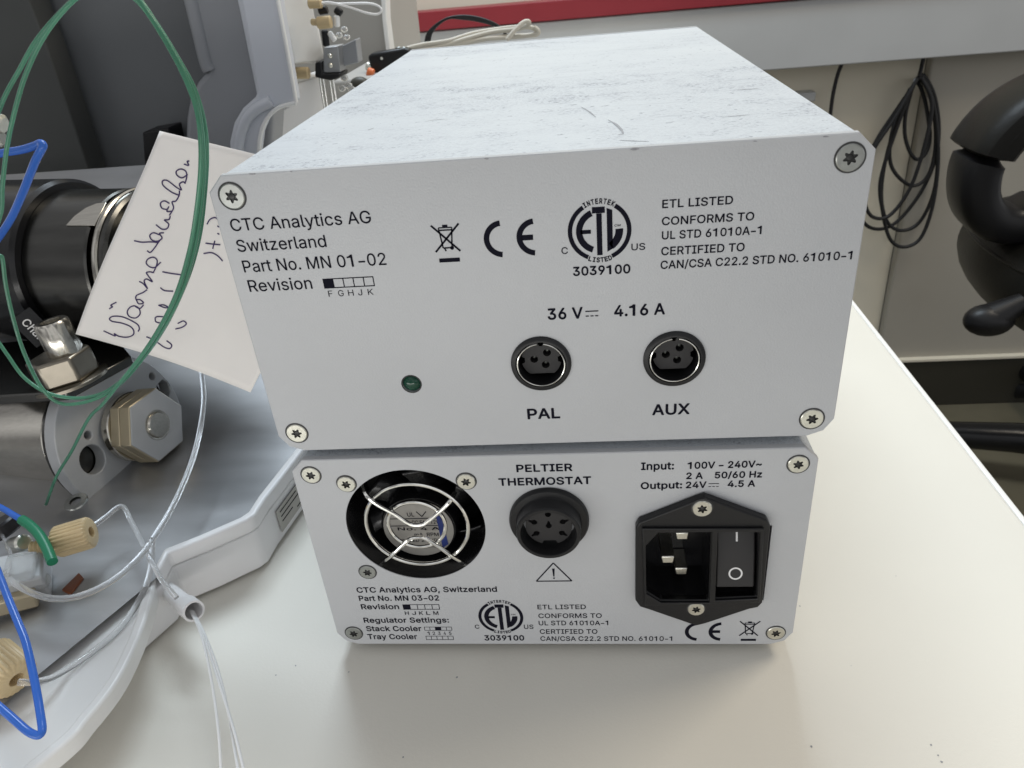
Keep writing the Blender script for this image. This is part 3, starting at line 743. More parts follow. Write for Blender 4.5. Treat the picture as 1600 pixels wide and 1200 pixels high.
# fan behind the round opening, with its wire grill
fan = thing_part = MB().lathe([(-0.024, rF * 0.99), (-0.0015, rF * 0.99), (-0.0006, rF * 0.992), (-0.0002, rF * 0.998)], PL.P(*cF), PL.n, 72).build('fan', 'black_gloss', lo)
MB().cyl(PL.P(*cF, -0.0235), PL.P(*cF, -0.024), rF * 1.0, 60).build('fan_back', 'void', fan)
uH, vH = PL.uv(654, 826, -0.0087); hb = PL.P(uH, vH)
MB().lathe([(-0.022, rF * 0.575), (-0.0100, rF * 0.575), (-0.0092, rF * 0.555), (-0.0090, 0)], hb, PL.n, 56).build('fan_hub', 'black_gloss', fan)
MB().cyl(PL.P(uH, vH, -0.0089), PL.P(uH, vH, -0.0087), rF * 0.53, 56).build('hub_label', 'silver_label', fan)
pr = Print(PL, -0.00862); rl = rF * 0.53
for dv in (0.36, 0.10): pr.rect(uH - rl * 0.85, vH + rl * dv, uH + rl * 0.70, vH + rl * (dv + 0.025))
for s_, x0, x1, dv, hgt in (('UL', -0.25, -0.05, 0.45, 0.14), ('DC FAN 12V', -0.15, 0.62, 0.17, 0.13), ('No. 4 A', -0.6, 0.6, -0.05, 0.11), ('mA  RPM', -0.15, 0.55, -0.28, 0.13), ('RATED 24 VDC', -0.55, 0.60, -0.48, 0.11)):
    pr.text_uv(s_, uH + rl * x0, uH + rl * x1, vH + rl * dv, rl * hgt, 0.01)
pr.seg((uH + rl * 0.02, vH + rl * 0.62), (uH + rl * 0.16, vH + rl * 0.44), rl * 0.03); pr.seg((uH + rl * 0.16, vH + rl * 0.44), (uH + rl * 0.30, vH + rl * 0.62), rl * 0.03)
pr.done('hub_lettering', fan)
pr = Print(PL, -0.00858); pr.poly([(uH + rl * 0.72, vH + rl * 0.60), (uH + rl * 0.55, vH + rl * 0.80), (uH + rl * 0.60, vH - rl * 0.72), (uH + rl * 0.78, vH - rl * 0.58)]); pr.done('label_stripe', fan, 'blue_ink')
for k in range(7):
    a = 2 * math.pi * k / 7 + 0.3; b_ = MB()
    vs = []
    for i in range(7):
        t = i / 6; r_ = rF * (0.58 + 0.36 * t)
        for da, hh_ in ((-0.30, -0.019), (0.30, -0.012)):
            aa = a + da + 0.25 * t; vs.append(b_.bm.verts.new(PL.P(uH + r_ * math.cos(aa), vH + r_ * math.sin(aa), hh_)))
    for i in range(6): b_.bm.faces.new((vs[2 * i], vs[2 * i + 1], vs[2 * i + 3], vs[2 * i + 2]))
    ob = b_.build('fan_blade', 'black_gloss', fan, fixn=False); so = ob.modifiers.new('t', 'SOLIDIFY'); so.thickness = 0.0008

def on_panel(px, py, h): u, v = PL.uv(px, py, h); return PL.P(u, v, h)
gr = MB()
cG = PL.uv(651, 822, -0.001); rG = 0.5 * (PL.uv(732, 822, -0.001)[0] - PL.uv(570, 822, -0.001)[0])
gr.tube(PL.circle(cG[0], cG[1], rG * 0.985, 64, -0.0014), 0.00062, 10, closed=True)
gr.tube(PL.circle(cG[0], cG[1] + 0.0002, rG * 0.55, 56, -0.0014), 0.00062, 10, closed=True)
grill = gr.build('fan_grill', 'chrome', fan)
h_ = -0.0004
for path in (((566, 758, -.0035), (572, 773, -.0012), (588, 787, h_), (615, 802, h_), (634, 815, h_), (646, 820, h_), (660, 819.5, h_), (672, 812, h_), (693, 794, h_), (704, 782, -.0010), (711, 769, -.0035)),
             ((597, 879, -.002), (612, 868, h_), (628, 853, h_), (641, 842, h_), (653, 839.5, h_), (664, 841, h_), (684, 853, h_), (705, 868, h_), (724, 879, -.002))):
    MB().tube(smooth_path([on_panel(*q) for q in path], 8), 0.00066, 10).build('grill_spoke', 'chrome', grill)

# thermostat connector
cP = PL.uv(858, 811); rP = 0.5 * (PL.uv(920, 811)[0] - PL.uv(795.6, 811)[0]); LB = 0.0068; rB = rP * 0.80
o = PL.P(*cP); rec = -0.006
con = MB().lathe([(0.00005, rP), (0.0012, rP), (0.0018, rP * 0.965), (0.0020, rB * 1.03), (0.0024, rB), (LB - 0.0005, rB), (LB, rB * 0.96), (LB, rB * 0.865), (LB - 0.0004, rB * 0.84), (LB - 0.0095, rB * 0.84), (LB - 0.0095, 0)], o, PL.n, 64).build('round_connector', 'black', lo)
hI = LB - 0.0035; holes = []
cu, cv = cP
for ang in (90, 158, 22, 214, 326): holes.append((0.55 * math.cos(math.radians(ang)), 0.55 * math.sin(math.radians(ang)), ang))
holes.append((0.0, 0.06, 90))
loops = [[PL.P(cu + rB * 0.72 * math.cos(math.radians(t)), cv + rB * 0.72 * math.sin(math.radians(t)) if not 255 <= t <= 285 else cv - rB * 0.56, hI) for t in range(0, 360, 5)]]
for x, z, ang in holes:
    q = []
    for i in range(20):
        t = 2 * math.pi * i / 20; ex = 0.13 * math.cos(t); ez = 0.10 * math.sin(t)
        if math.cos(t) > 0.2: ez *= 0.55; ex *= 1.35
        ca, sa = math.cos(math.radians(ang)), math.sin(math.radians(ang))
        q.append(PL.P(cu + rB * (x * 0.92 + ex * ca - ez * sa), cv + rB * (z * 0.92 + ex * sa + ez * ca), hI))
    loops.append(q)
MB().holed(loops, PL.n * -0.0055).build('pin_insert', 'black_soft', con, smooth=30)

# mains inlet with rocker switch
TF = 0.0028
inlet_o = [(1099, 767.5), (1112, 772), (1196, 803), (1200.5, 812), (1188, 932), (1181, 939), (1166, 942), (1100, 964), (1088, 967), (1077, 964.5), (1012, 942), (999, 938), (992, 928), (992.5, 815), (997, 807), (1084, 773)]
f_out = [PL.uv(x, y) for x, y in inlet_o]
c14 = [(1009, 851), (1029, 830), (1111, 829), (1107, 938), (1033, 938), (1010, 924)]
swo = [(1121, 829), (1187, 829), (1182, 932), (1117, 935)]
hF = TF
c14u = [PL.uv(x, y, hF) for x, y in c14]; swu = [PL.uv(x, y, hF) for x, y in swo]
mb = MB(); mb.holed([[PL.P(a, b, 0.00004) for a, b in f_out], [PL.P(a, b, 0.00004) for a, b in c14u], [PL.P(a, b, 0.00004) for a, b in swu]], PL.n * TF)
inl = mb.build('mains_inlet', 'black', lo, bevel=0.0005, seg=3)
def shrink(uvs, k):
    cx = sum(p[0] for p in uvs) / len(uvs); cy = sum(p[1] for p in uvs) / len(uvs); return [(cx + (p[0] - cx) * k, cy + (p[1] - cy) * k) for p in uvs]
mb = MB()
for uvs in (c14u, swu):
    A = [mb.bm.verts.new(PL.P(a, b, TF - 0.0006)) for a, b in uvs]; B2 = [mb.bm.verts.new(PL.P(a, b, -0.012)) for a, b in uvs]
    for i in range(len(A)): mb.bm.faces.new((A[i], A[(i + 1) % len(A)], B2[(i + 1) % len(A)], B2[i]))
    mb.bm.faces.new(B2)
mb.build('inlet_recess', 'black_gloss', inl, smooth=0)
# raised rim round both openings
fr = [(1003, 823), (1193, 823), (1187, 938), (1007, 943)]
fo = [PL.uv(x, y, TF) for x, y in fr]
mb = MB(); mb.holed([[PL.P(a, b, TF + 0.00005) for a, b in fo], [PL.P(a, b, TF + 0.00005) for a, b in shrink(c14u, 1.015)], [PL.P(a, b, TF + 0.00005) for a, b in shrink(swu, 1.008)]], PL.n * 0.0009)
mb.build('inlet_rim', 'black', inl, bevel=0.00025)
for px, py, tip in ((1066, 838, -0.0032), (1043.5, 875, -0.0010), (1064.5, 893, -0.0032)):
    u, v = PL.uv(px, py, tip); mb = MB()
    A = [PL.P(u - 0.0020, v + 0.0014, -0.012), PL.P(u + 0.0020, v + 0.0014, -0.012), PL.P(u + 0.0017, v - 0.0014, -0.012), PL.P(u - 0.0017, v - 0.0014, -0.012)]
    mb.prism(A, PL.n * (0.012 + tip)); mb.build('contact_pin', 'zinc', inl, bevel=0.0004)
ru0, rv1 = PL.uv(1124, 829, TF - 0.001); ru1, rv0 = PL.uv(1178, 917, TF)
mb = MB()
prof = [(rv1, -0.0030), ((rv1 + rv0) / 2, 0.0008), (rv0, 0.0030), (rv0 - 0.0012, -0.006), (rv1, -0.008)]
mb.prism([PL.P(ru0, a, b) for a, b in prof], ux * (ru1 - ru0)); rk = mb.build('rocker_switch', 'black_soft', inl, bevel=0.0005, seg=3)
vm = (rv1 + rv0) / 2; um = (ru0 + ru1) / 2
def slope(v0, h0, v1, h1):
    d = Vector((0, v1 - v0, h1 - h0)); return d
mb = MB()
def rk_pt(u, v):
    if v > vm: t = (v - vm) / (rv1 - vm); h = 0.0008 + t * (-0.0030 - 0.0008)
    else: t = (vm - v) / (vm - rv0); h = 0.0008 + t * (0.0030 - 0.0008)
    return PL.P(u, v, h + 0.00012)
H_ = rv1 - rv0
iu = um + 0.0002
mb.flat([rk_pt(iu - 0.00028, rv1 - H_ * 0.10), rk_pt(iu + 0.00028, rv1 - H_ * 0.10), rk_pt(iu + 0.00028, rv1 - H_ * 0.30), rk_pt(iu - 0.00028, rv1 - H_ * 0.30)])
cy = rv0 + H_ * 0.225; ro, ri = 0.00205, 0.00155
for i in range(32):
    a0 = 2 * math.pi * i / 32; a1 = 2 * math.pi * (i + 1) / 32
    mb.flat([rk_pt(um + ri * math.cos(a0), cy + ri * math.sin(a0)), rk_pt(um + ro * math.cos(a0), cy + ro * math.sin(a0)), rk_pt(um + ro * math.cos(a1), cy + ro * math.sin(a1)), rk_pt(um + ri * math.cos(a1), cy + ri * math.sin(a1))])
mb.build('switch_marking', 'white_ink', rk, smooth=0, fixn=False)
screw(inl, PL, 1097, 793.5, 0.00275, 'zinc', h0=TF + 0.00005, proud=0.0006)
screw(inl, PL, 1087.5, 950.5, 0.00255, 'zinc', h0=TF + 0.00005, proud=0.0006)

# ------------------------------------------------------------------ big lab instrument on the left
INST = '''grey and white lab instrument with steel barrels, left of the stacked boxes'''
ins = thing('lab_instrument', (-0.16, 0.15, ZT), INST, 'lab instrument')
# inner walls behind everything
MB().prism(polyfrom([(-160, -140), (30, -140), (45, 0), (70, 65), (110, 180), (150, 300), (205, 470), (240, 640), (-160, 640)], 0.30), (0, 0.02, 0)).build('side_panel', 'inst_darker', ins, bevel=0.0008)
MB().prism(polyfrom([(20, -140), (420, -140), (420, 300), (300, 640), (180, 640), (150, 300), (110, 180), (70, 65)], 0.325), (0, 0.02, 0)).build('inner_panel', 'inst_dark', ins)
# moulded door: broad grey land with a soft lip, a ridge, a flat strip and the curved lower end
land = [(262, -140), (290, -15), (297, 30), (313, 85), (322, 103), (322, 112), (308, 128), (296, 152), (290, 185), (289, 215), (291, 260), (300, 330), (420, 330), (430, 150), (400, -140)]
MB().prism(polyfrom(land, 0.300), (0, 0.022, 0)).build('door_moulding', 'inst_mid', ins, bevel=0.0035, seg=4, bang=50)
MB().tube(smooth_path(polyfrom([(276, -90), (300, 0), (322, 92), (329, 110)], 0.302), 6), 0.0045, 14).build('door_lip', 'inst_mid', ins)
MB().tube(smooth_path(polyfrom([(362, -90), (384, 10), (398, 80), (412, 150)], 0.297), 6), 0.0036, 14).build('door_ridge', 'inst_light', ins)
strip = [(350, -140), (372, -15), (402, 140), (398, 152), (378, 170), (365, 192), (358, 222), (360, 262), (380, 330), (412, 330), (403, 240), (407, 208), (416, 186), (434, 168), (463, 160), (436, 0), (410, -140)]
MB().prism(polyfrom(strip, 0.288), (0, 0.010, 0)).build('door_strip', 'inst_light', ins, bevel=0.0020, seg=3)
MB().tube(smooth_path(polyfrom([(424, 158), (398, 172), (382, 192), (374, 222), (374, 262), (384, 320)], 0.2875), 6), 0.0034, 14).build('curved_trim', 'inst_light', ins)
MB().tube(smooth_path(polyfrom([(462, 161), (436, 168), (419, 183), (409, 204), (405, 232), (409, 262)], 0.2868), 8), 0.0012, 10).build('curved_edge', 'inst_white', ins)
MB().tube(smooth_path(polyfrom([(408, -140), (433, -6), (449, 80), (463, 160)], 0.2868), 6), 0.0011, 10).build('door_edge', 'inst_white', ins)
MB().prism(polyfrom([(222, 207), (262, 200), (272, 250), (250, 300), (226, 262)], 0.30), (0, 0.02, 0)).build('latch', 'black', ins, bevel=0.001)

# barrels
ax1 = Vector((0.985, -0.17, 0)).normalized()
c1 = at_y(102, 412, 0.135) + ax1 * 0.027
MB().lathe([(-0.12, 0.0), (-0.12, 0.037), (-0.018, 0.037), (-0.0165, 0.0355), (-0.0165, 0)], c1, ax1, 72).build('black_housing', 'black_gloss', ins)
brl = MB().lathe([(-0.0165, 0.031), (-0.0162, 0.0325), (0.014, 0.0325), (0.0148, 0.0318), (0.0148, 0.028), (0.0175, 0.028), (0.0175, 0.0315), (0.019, 0.0322), (0.023, 0.0322), (0.024, 0.031), (0.024, 0.026), (0.055, 0.026), (0.056, 0.0)], c1, ax1, 80).build('source_barrel', 'steel_dark', ins)
nn = (CAM_LOC - c1).normalized(); nn = (nn - ax1 * nn.dot(ax1)).normalized()
# bright flat milled into the barrel top
def on_barrel(px, py, R):
    d = ray(px, py); o = CAM_LOC - c1; dp = d - ax1 * d.dot(ax1); op = o - ax1 * o.dot(ax1)
    a = dp.dot(dp); b = 2 * dp.dot(op); c = op.dot(op) - R * R; t = (-b - math.sqrt(max(0, b * b - 4 * a * c))) / (2 * a)
    return CAM_LOC + d * t
cfl = on_barrel(148, 334, 0.0325); nf = cfl - c1; nf = (nf - ax1 * nf.dot(ax1)).normalized(); tf_ = ax1.cross(nf)
if tf_.z < 0: tf_ = -tf_
cfl -= nf * 0.0006
MB().prism([cfl + ax1 * x + tf_ * t for x, t in ((-0.011, -0.006), (-0.0095, -0.001), (-0.006, 0.0035), (-0.002, 0.0058), (0.0025, 0.0062), (0.0028, -0.006))], nf * 0.0006).build('milled_flat', 'steel', brl, bevel=0.0002)
MB().lathe([(0.0176, 0.0324), (0.0185, 0.0330), (0.0200, 0.0330), (0.0205, 0.0324)], c1, ax1, 72).build('retaining_ring', 'steel', brl)
# label lettering on the black housing
lc = at_y(47, 510, 0.090); ln = (CAM_LOC - lc).normalized()
lx = (at_plane(62, 526, lc, ln) - at_plane(36, 500, lc, ln)).normalized(); lz = ln.cross(lx)
PH = Panel(lc, lx, lz)
hx0 = PH.uv(34, 503)[0]; hx1 = PH.uv(62, 528)[0]
prn = Print(PH); prn.text_uv('Cha.', hx0, hx1, PH.uv(34, 508)[1] + 0.0004, 0.0031, 0.01); prn.done('housing_lettering', ins, 'white_ink')
MB().prism([PH.P(a, b, -0.0006) for a, b in ((-0.006, -0.004), (0.008, -0.004), (0.008, 0.005), (-0.006, 0.005))], PH.n * 0.0005).build('housing_flat', 'black_gloss', ins)

# steel block with the big cylinder, flange and nut
ax2 = Vector((1.0, -0.24, 0.17)).normalized()
c2 = at_y(196, 674, 0.085)
MB().lathe([(-0.15, 0), (-0.15, 0.0245), (-0.0605, 0.0245), (-0.060, 0.0238), (-0.0592, 0.0238), (-0.0588, 0.0245), (-0.0190, 0.0245), (-0.018, 0.0235), (-0.018, 0.0)], c2, ax2, 80).build('steel_cylinder', 'steel', ins)
s2 = Vector((0, 0, 1)).cross(ax2).normalized(); t2 = ax2.cross(s2)
fl = []
for i in range(64):
    a = 2 * math.pi * i / 64; fl.append(c2 + s2 * (0.0325 * math.cos(a)) + t2 * (0.0325 * math.sin(a)) - ax2 * 0.006)
def cpos(px, py, off=0.0):
    p = at_plane(px, py, c2 + ax2 * off, ax2); return p
def hole_at(px, py, r, rz_, n=24):
    p = cpos(px, py, -0.0); return [p - ax2 * 0.006 + s2 * (r * math.cos(2 * math.pi * i / n)) + t2 * (rz_ * math.sin(2 * math.pi * i / n)) for i in range(n)]
hA = [cpos(x, y) - ax2 * 0.006 for x, y in ((245, 602), (254, 593), (262, 598), (266, 612), (262, 628), (258, 630), (253, 617), (245, 610))]
flg = MB().holed([fl, hole_at(145, 718, 0.0058, 0.0062), hole_at(138, 680, 0.0018, 0.0018, 16), hole_at(238, 588, 0.0017, 0.0017, 16), hA], ax2 * 0.006).build('flange', 'steel_face', ins, bevel=0.0004)
MB().lathe([(-0.0092, 0), (-0.0092, 0.031), (-0.0064, 0.031), (-0.0064, 0)], c2, ax2, 60).build('flange_back', 'steel_dark', ins)
# hexagonal nut, seen square on to its corner
def hexpts(c, r, ph, axv, u_, v_): return [c + u_ * (r * math.cos(ph + math.pi / 3 * i)) + v_ * (r * math.sin(ph + math.pi / 3 * i)) for i in range(6)]
nc = cpos(206, 666, 0.002)
MB().lathe([(0, 0), (0, 0.0150), (0.003, 0.0150), (0.0035, 0.0146), (0.0035, 0)], nc, ax2, 48).build('nut_collar', 'steel', ins)
nutb = MB().prism(hexpts(nc + ax2 * 0.0036, 0.0158, math.radians(90 - 90 + 0), ax2, s2, t2), ax2 * 0.0050).build('hex_nut', 'brassy', ins, bevel=0.0004)
nutf = MB().prism(hexpts(nc + ax2 * 0.0089, 0.0158, 0.0, ax2, s2, t2), ax2 * 0.0055).build('lock_nut', 'brassy', ins, bevel=0.0004)
MB().prism(hexpts(nc + ax2 * 0.01435, 0.0153, 0.0, ax2, s2, t2), ax2 * 0.0005).build('nut_face', 'steel_face', nutf, bevel=0.0002)
MB().lathe([(0.0145, 0), (0.0145, 0.0066), (0.0151, 0.0064), (0.0151, 0.0058), (0.0149, 0.0055), (0.0160, 0.0050), (0.0161, 0)], nc, ax2, 48).build('nut_plug', 'steel', nutf)

# top block with the slotted knob
tb = MB()
tb.prism([at_z(x, y, -0.0125) for x, y in ((-60, 622), (102, 612), (205, 556), (175, 520), (-60, 540))], (0, 0, -0.004))
tb.build('mounting_block', 'steel_dark', ins, bevel=0.0006)
tp = at_y(110, 594, 0.075)
kn = MB(); axk = Vector((-0.12, 0.05, 1)).normalized()
fk = frame_for(axk)
kn.prism(hexpts(tp + axk * 0.0012, 0.0122, 0.45, axk, fk[1], fk[2]), axk * 0.0105)
kn.build('hex_fitting', 'steel_warm', ins, bevel=0.0011, seg=3)
MB().lathe([(0, 0), (0, 0.0145), (0.0012, 0.0145), (0.0015, 0.0138), (0.0015, 0)], tp - axk * 0.0002, axk, 48).build('fitting_washer', 'steel_warm', ins)
MB().lathe([(0.011, 0.0), (0.011, 0.0056), (0.0135, 0.0066), (0.0245, 0.0064), (0.0256, 0.0056), (0.0256, 0.0038), (0.0225, 0.0035), (0.0225, 0)], tp + Vector((0.0042, 0, 0)), axk, 48, mod=lambda t: 1 - 0.06 * max(0, math.cos(6 * t)) ** 4).build('slotted_knob', 'steel', ins)

# white moulded base with its steel floor, a lower round tray in front of it
zr_ = -0.0555
rim = [(247, 892), (262, 864), (320, 841), (385, 812), (398, 803), (414, 778), (440, 745), (470, 706), (490, 680)]
rimw = [at_z(x, y, zr_) for x, y in rim]
fb0 = at_z(-60, 1140, zr_)
xa = rimw[-1]
outer = [Vector((-0.30, fb0.y - 0.14, zr_)), fb0] + rimw + [Vector((xa.x + 0.002, 0.28, zr_)), Vector((-0.30, 0.28, zr_))]
cen = Vector((-0.15, 0.10, zr_))
inw = lambda p, k: p + (cen - p).normalized() * k
lipo = rimw + [outer[-2]]; lipi = [inw(p, 0.0036) for p in lipo]
MB().prism(lipo + lipi[::-1], (0, 0, -0.0065)).build('base_rim', 'base_white', ins, bevel=0.0011, seg=3)
MB().prism([inw(p, 0.0010) + Vector((0, 0, -0.0070)) for p in outer], (0, 0, -0.0175)).build('base_body', 'base_white', ins, bevel=0.0008)
tpx = [(252, 900), (250, 940), (238, 990), (219, 1040), (193, 1090), (153, 1142), (98, 1200)]
tb_ = [at_z(x, y, -0.0665) for x, y in tpx]
to = smooth_path([Vector((-0.165, -0.092, 0)), Vector((-0.120, -0.094, 0)), Vector((-0.082, -0.084, 0))] + [Vector((p.x, p.y, 0)) for p in tb_[::-1]], 6) + [Vector((-0.074, 0.018, 0)), Vector((-0.165, 0.01, 0))]
tc_ = Vector((-0.118, -0.018, 0)); zin = lambda p, k, z: Vector((p.x, p.y, z)) + (tc_ - p).normalized() * k
tray_top = [zin(p, 0.0002, -0.0600) for p in to]; tray_in = [zin(p, 0.0040, -0.0600) for p in to]
MB().holed([tray_top, tray_in], (0, 0, -0.0065)).build('tray_wall', 'tray', ins, bevel=0.0010, seg=3)
MB().prism([zin(p, 0.0038, -0.0622) for p in to], (0, 0, -0.0030)).build('tray_floor', 'tray', ins)
edge = [p + (cen - p).normalized() * 0.0020 for p in outer]   # sheet edges tucked under the rim
fa = at_z(250, 885, -0.0615); fb = at_z(20, 1072, -0.0615); fd = (fb - fa).normalized()
side_of = lambda x, y: fd.x * (y - fa.y) - fd.y * (x - fa.x)
inner_sign = side_of(-0.15, 0.15)
def in_poly(P, x, y):
    c = False
    for i in range(len(P)):
        (x0, y0), (x1, y1) = P[i], P[i - 1]
        if (y0 > y) != (y1 > y) and x < (x1 - x0) * (y - y0) / (y1 - y0) + x0: c = not c
    return c
def floor_sheet(name, mtl, zf, keep, cut=None):
    P = [(p.x, p.y) for p in edge]; pts = [Vector(q) for q in P]; eds = [(i, (i + 1) % len(P)) for i in range(len(P))]
    if cut:
        n = len(pts); pts += [Vector(cut[0]), Vector(cut[1])]; eds.append((n, n + 1))
    for j in range(48):
        for i in range(22):
            x, y = -0.294 + 0.0121 * i, -0.094 + 0.0078 * j
            if in_poly(P, x, y): pts.append(Vector((x, y)))
    cv, ce, cf = delaunay_2d_cdt(pts, eds, [], 0, 1e-6)[:3]
    mb = MB(); bv = [mb.bm.verts.new((v.x, v.y, zf(v.x, v.y))) for v in cv]
    for f in cf:
        cx = sum(cv[i].x for i in f) / len(f); cy = sum(cv[i].y for i in f) / len(f)
        if in_poly(P, cx, cy) and keep(cx, cy): mb.bm.faces.new([bv[i] for i in f])
    bmesh.ops.delete(mb.bm, geom=[v for v in mb.bm.verts if not v.link_faces], context='VERTS')
    return mb.build(name, mtl, ins, smooth=60)
def ztrough(x, y):
    t = max(0.0, (y - 0.06) / 0.17); return -0.0590 + 0.050 * t * t
floor_sheet('steel_trough', 'sheet', ztrough, lambda x, y: True)
# rating label on the base flank
ub = (rimw[7] - rimw[5]); ub.z = 0; ub.normalize(); nb_ = Vector((ub.y, -ub.x, 0))
flank = Panel(rimw[5] + (cen - rimw[5]).normalized() * 0.0010 + nb_ * 0.0005 + Vector((0, 0, -0.0240)), ub, (0, 0, 1))
MB().prism([flank.P(0.004, 0.003, 0.0), flank.P(0.036, 0.003, 0.0), flank.P(0.036, 0.0135, 0.0), flank.P(0.004, 0.0135, 0.0)], flank.n * 0.0003).build('rating_label', 'silver_label', ins)
prn = Print(flank, 0.00036)
for i, (a_, b_) in enumerate(((0.006, 0.020), (0.006, 0.026), (0.006, 0.015), (0.018, 0.033))): prn.rect(a_, 0.0114 - i * 0.0023, b_, 0.0120 - i * 0.0023)
prn.done('label_lines', ins)
# drain spout
s0 = at_y(266, 926, 0.012); s1 = at_y(303, 955, -0.002)
dsp = (s1 - s0); Ls = dsp.length
MB().lathe([(-0.004, 0.0030), (Ls * 0.6, 0.0030), (Ls * 0.72, 0.0036), (Ls, 0.0036), (Ls, 0.0029), (Ls * 0.5, 0.0026), (Ls * 0.5, 0)], s0, dsp, 32).build('drain_spout', 'base_white', ins)

# small steel and clear bits on the trough floor
MB().box(at_z(28, 905, -0.052), (0.018, 0.014, 0.012), Euler((0.2, 0.1, 0.5)).to_matrix()).build('clamp_block', 'steel_face', ins, bevel=0.001)
MB().box(at_z(34, 890, -0.047), (0.009, 0.010, 0.007), Euler((0.1, 0.2, 0.4)).to_matrix()).build('clear_block', 'glassy', ins, bevel=0.001)
MB().box(at_z(2, 932, -0.054), (0.022, 0.014, 0.006), Euler((0.0, 0.1, 0.5)).to_matrix()).build('brass_plate', 'brassy', ins, bevel=0.0008)
MB().cyl(at_z(22, 852, -0.050), at_z(38, 848, -0.045), 0.0030, 24, 0.0008).build('steel_fitting', 'zinc', ins)
MB().cyl(at_z(-2, 815, -0.045), at_z(14, 832, -0.050), 0.0060, 24, 0.0008).build('black_stem', 'black', ins)
MB().sphere(at_z(58, 910, -0.053), (0.0045, 0.004, 0.0025)).build('clear_cap', 'glassy', ins)
MB().lathe([(0, 0.0022), (0.0006, 0.0045), (0.0012, 0.0042), (0.0012, 0.0022)], at_z(120, 786, -0.055), (0, -0.2, 1), 32).build('washer', 'zinc_dull_shaded', ins)
MB().prism([at_z(x, y, -0.0595) for x, y in ((98, 925), (125, 898), (132, 906), (112, 932))], (0, 0, 0.0012)).build('amber_strip', 'amber', ins, bevel=0.0003)
MB().cyl(at_y(-12, 190, 0.05), at_y(7, 196, 0.05), 0.0030, 24, 0.0008).build('steel_fitting', 'zinc', ins)
MB().cyl(at_y(-12, 216, 0.05), at_y(5, 216, 0.05), 0.0026, 24, 0.0008).build('steel_fitting', 'zinc', ins)

# ------------------------------------------------------------------ paper note
nA, nB, nC = at_y(247, 204, 0.066), at_y(118, 522, 0.052), at_y(395, 613, 0.032)
nX = nC - nB; nZ = nA - nB; nN = nX.cross(nZ).normalized()
if nN.y > 0: nN = -nN
XS = -0.0006
def bend(p):
    if p.x > XS: q = p.x - XS; p = Vector((XS, p.y + q, p.z))
    return p
mb = MB(); NX = 40; NZ = 30; g = []
for j in range(NZ + 1):
    row = []
    for i in range(NX + 1):
        s, t = i / NX, j / NZ
        p = nB + nX * (s * 0.995) + nZ * t; p += nN * (-0.0038 * math.sin(math.pi * s) * (1 - t) + 0.0024 * s * s * t + 0.0008 * math.sin(5 * t + 2 * s))
        row.append(mb.bm.verts.new(bend(p)))
    g.append(row)
for j in range(NZ):
    for i in range(NX): mb.bm.faces.new((g[j][i], g[j][i + 1], g[j + 1][i + 1], g[j + 1][i]))
note = mb.build('paper_note', 'paper', fixn=False); so = note.modifiers.new('t', 'SOLIDIFY'); so.thickness = 0.00012; so.offset = 0
tag(note, 'square cream paper note with violet handwriting, behind the green tubing', 'note')
def note_pt(x, y):
    """photo pixel to the curved note surface"""
    px, py = x / 4, 200 + y / 4
    p = at_plane(px, py, nB, nN); d = p - nB
    # solve for s,t in the note's own axes
    a, b, c = nX.dot(nX), nX.dot(nZ), nZ.dot(nZ); e1, e2 = d.dot(nX), d.dot(nZ); det = a * c - b * b
    s = (e1 * c - e2 * b) / det; t = (e2 * a - e1 * b) / det
    p = nB + nX * s + nZ * t + nN * (-0.0038 * math.sin(math.pi * min(1, max(0, s))) * (1 - t) + 0.0024 * s * s * t + 0.0008 * math.sin(5 * t + 2 * s))
    return bend(p) + nN * 0.0002
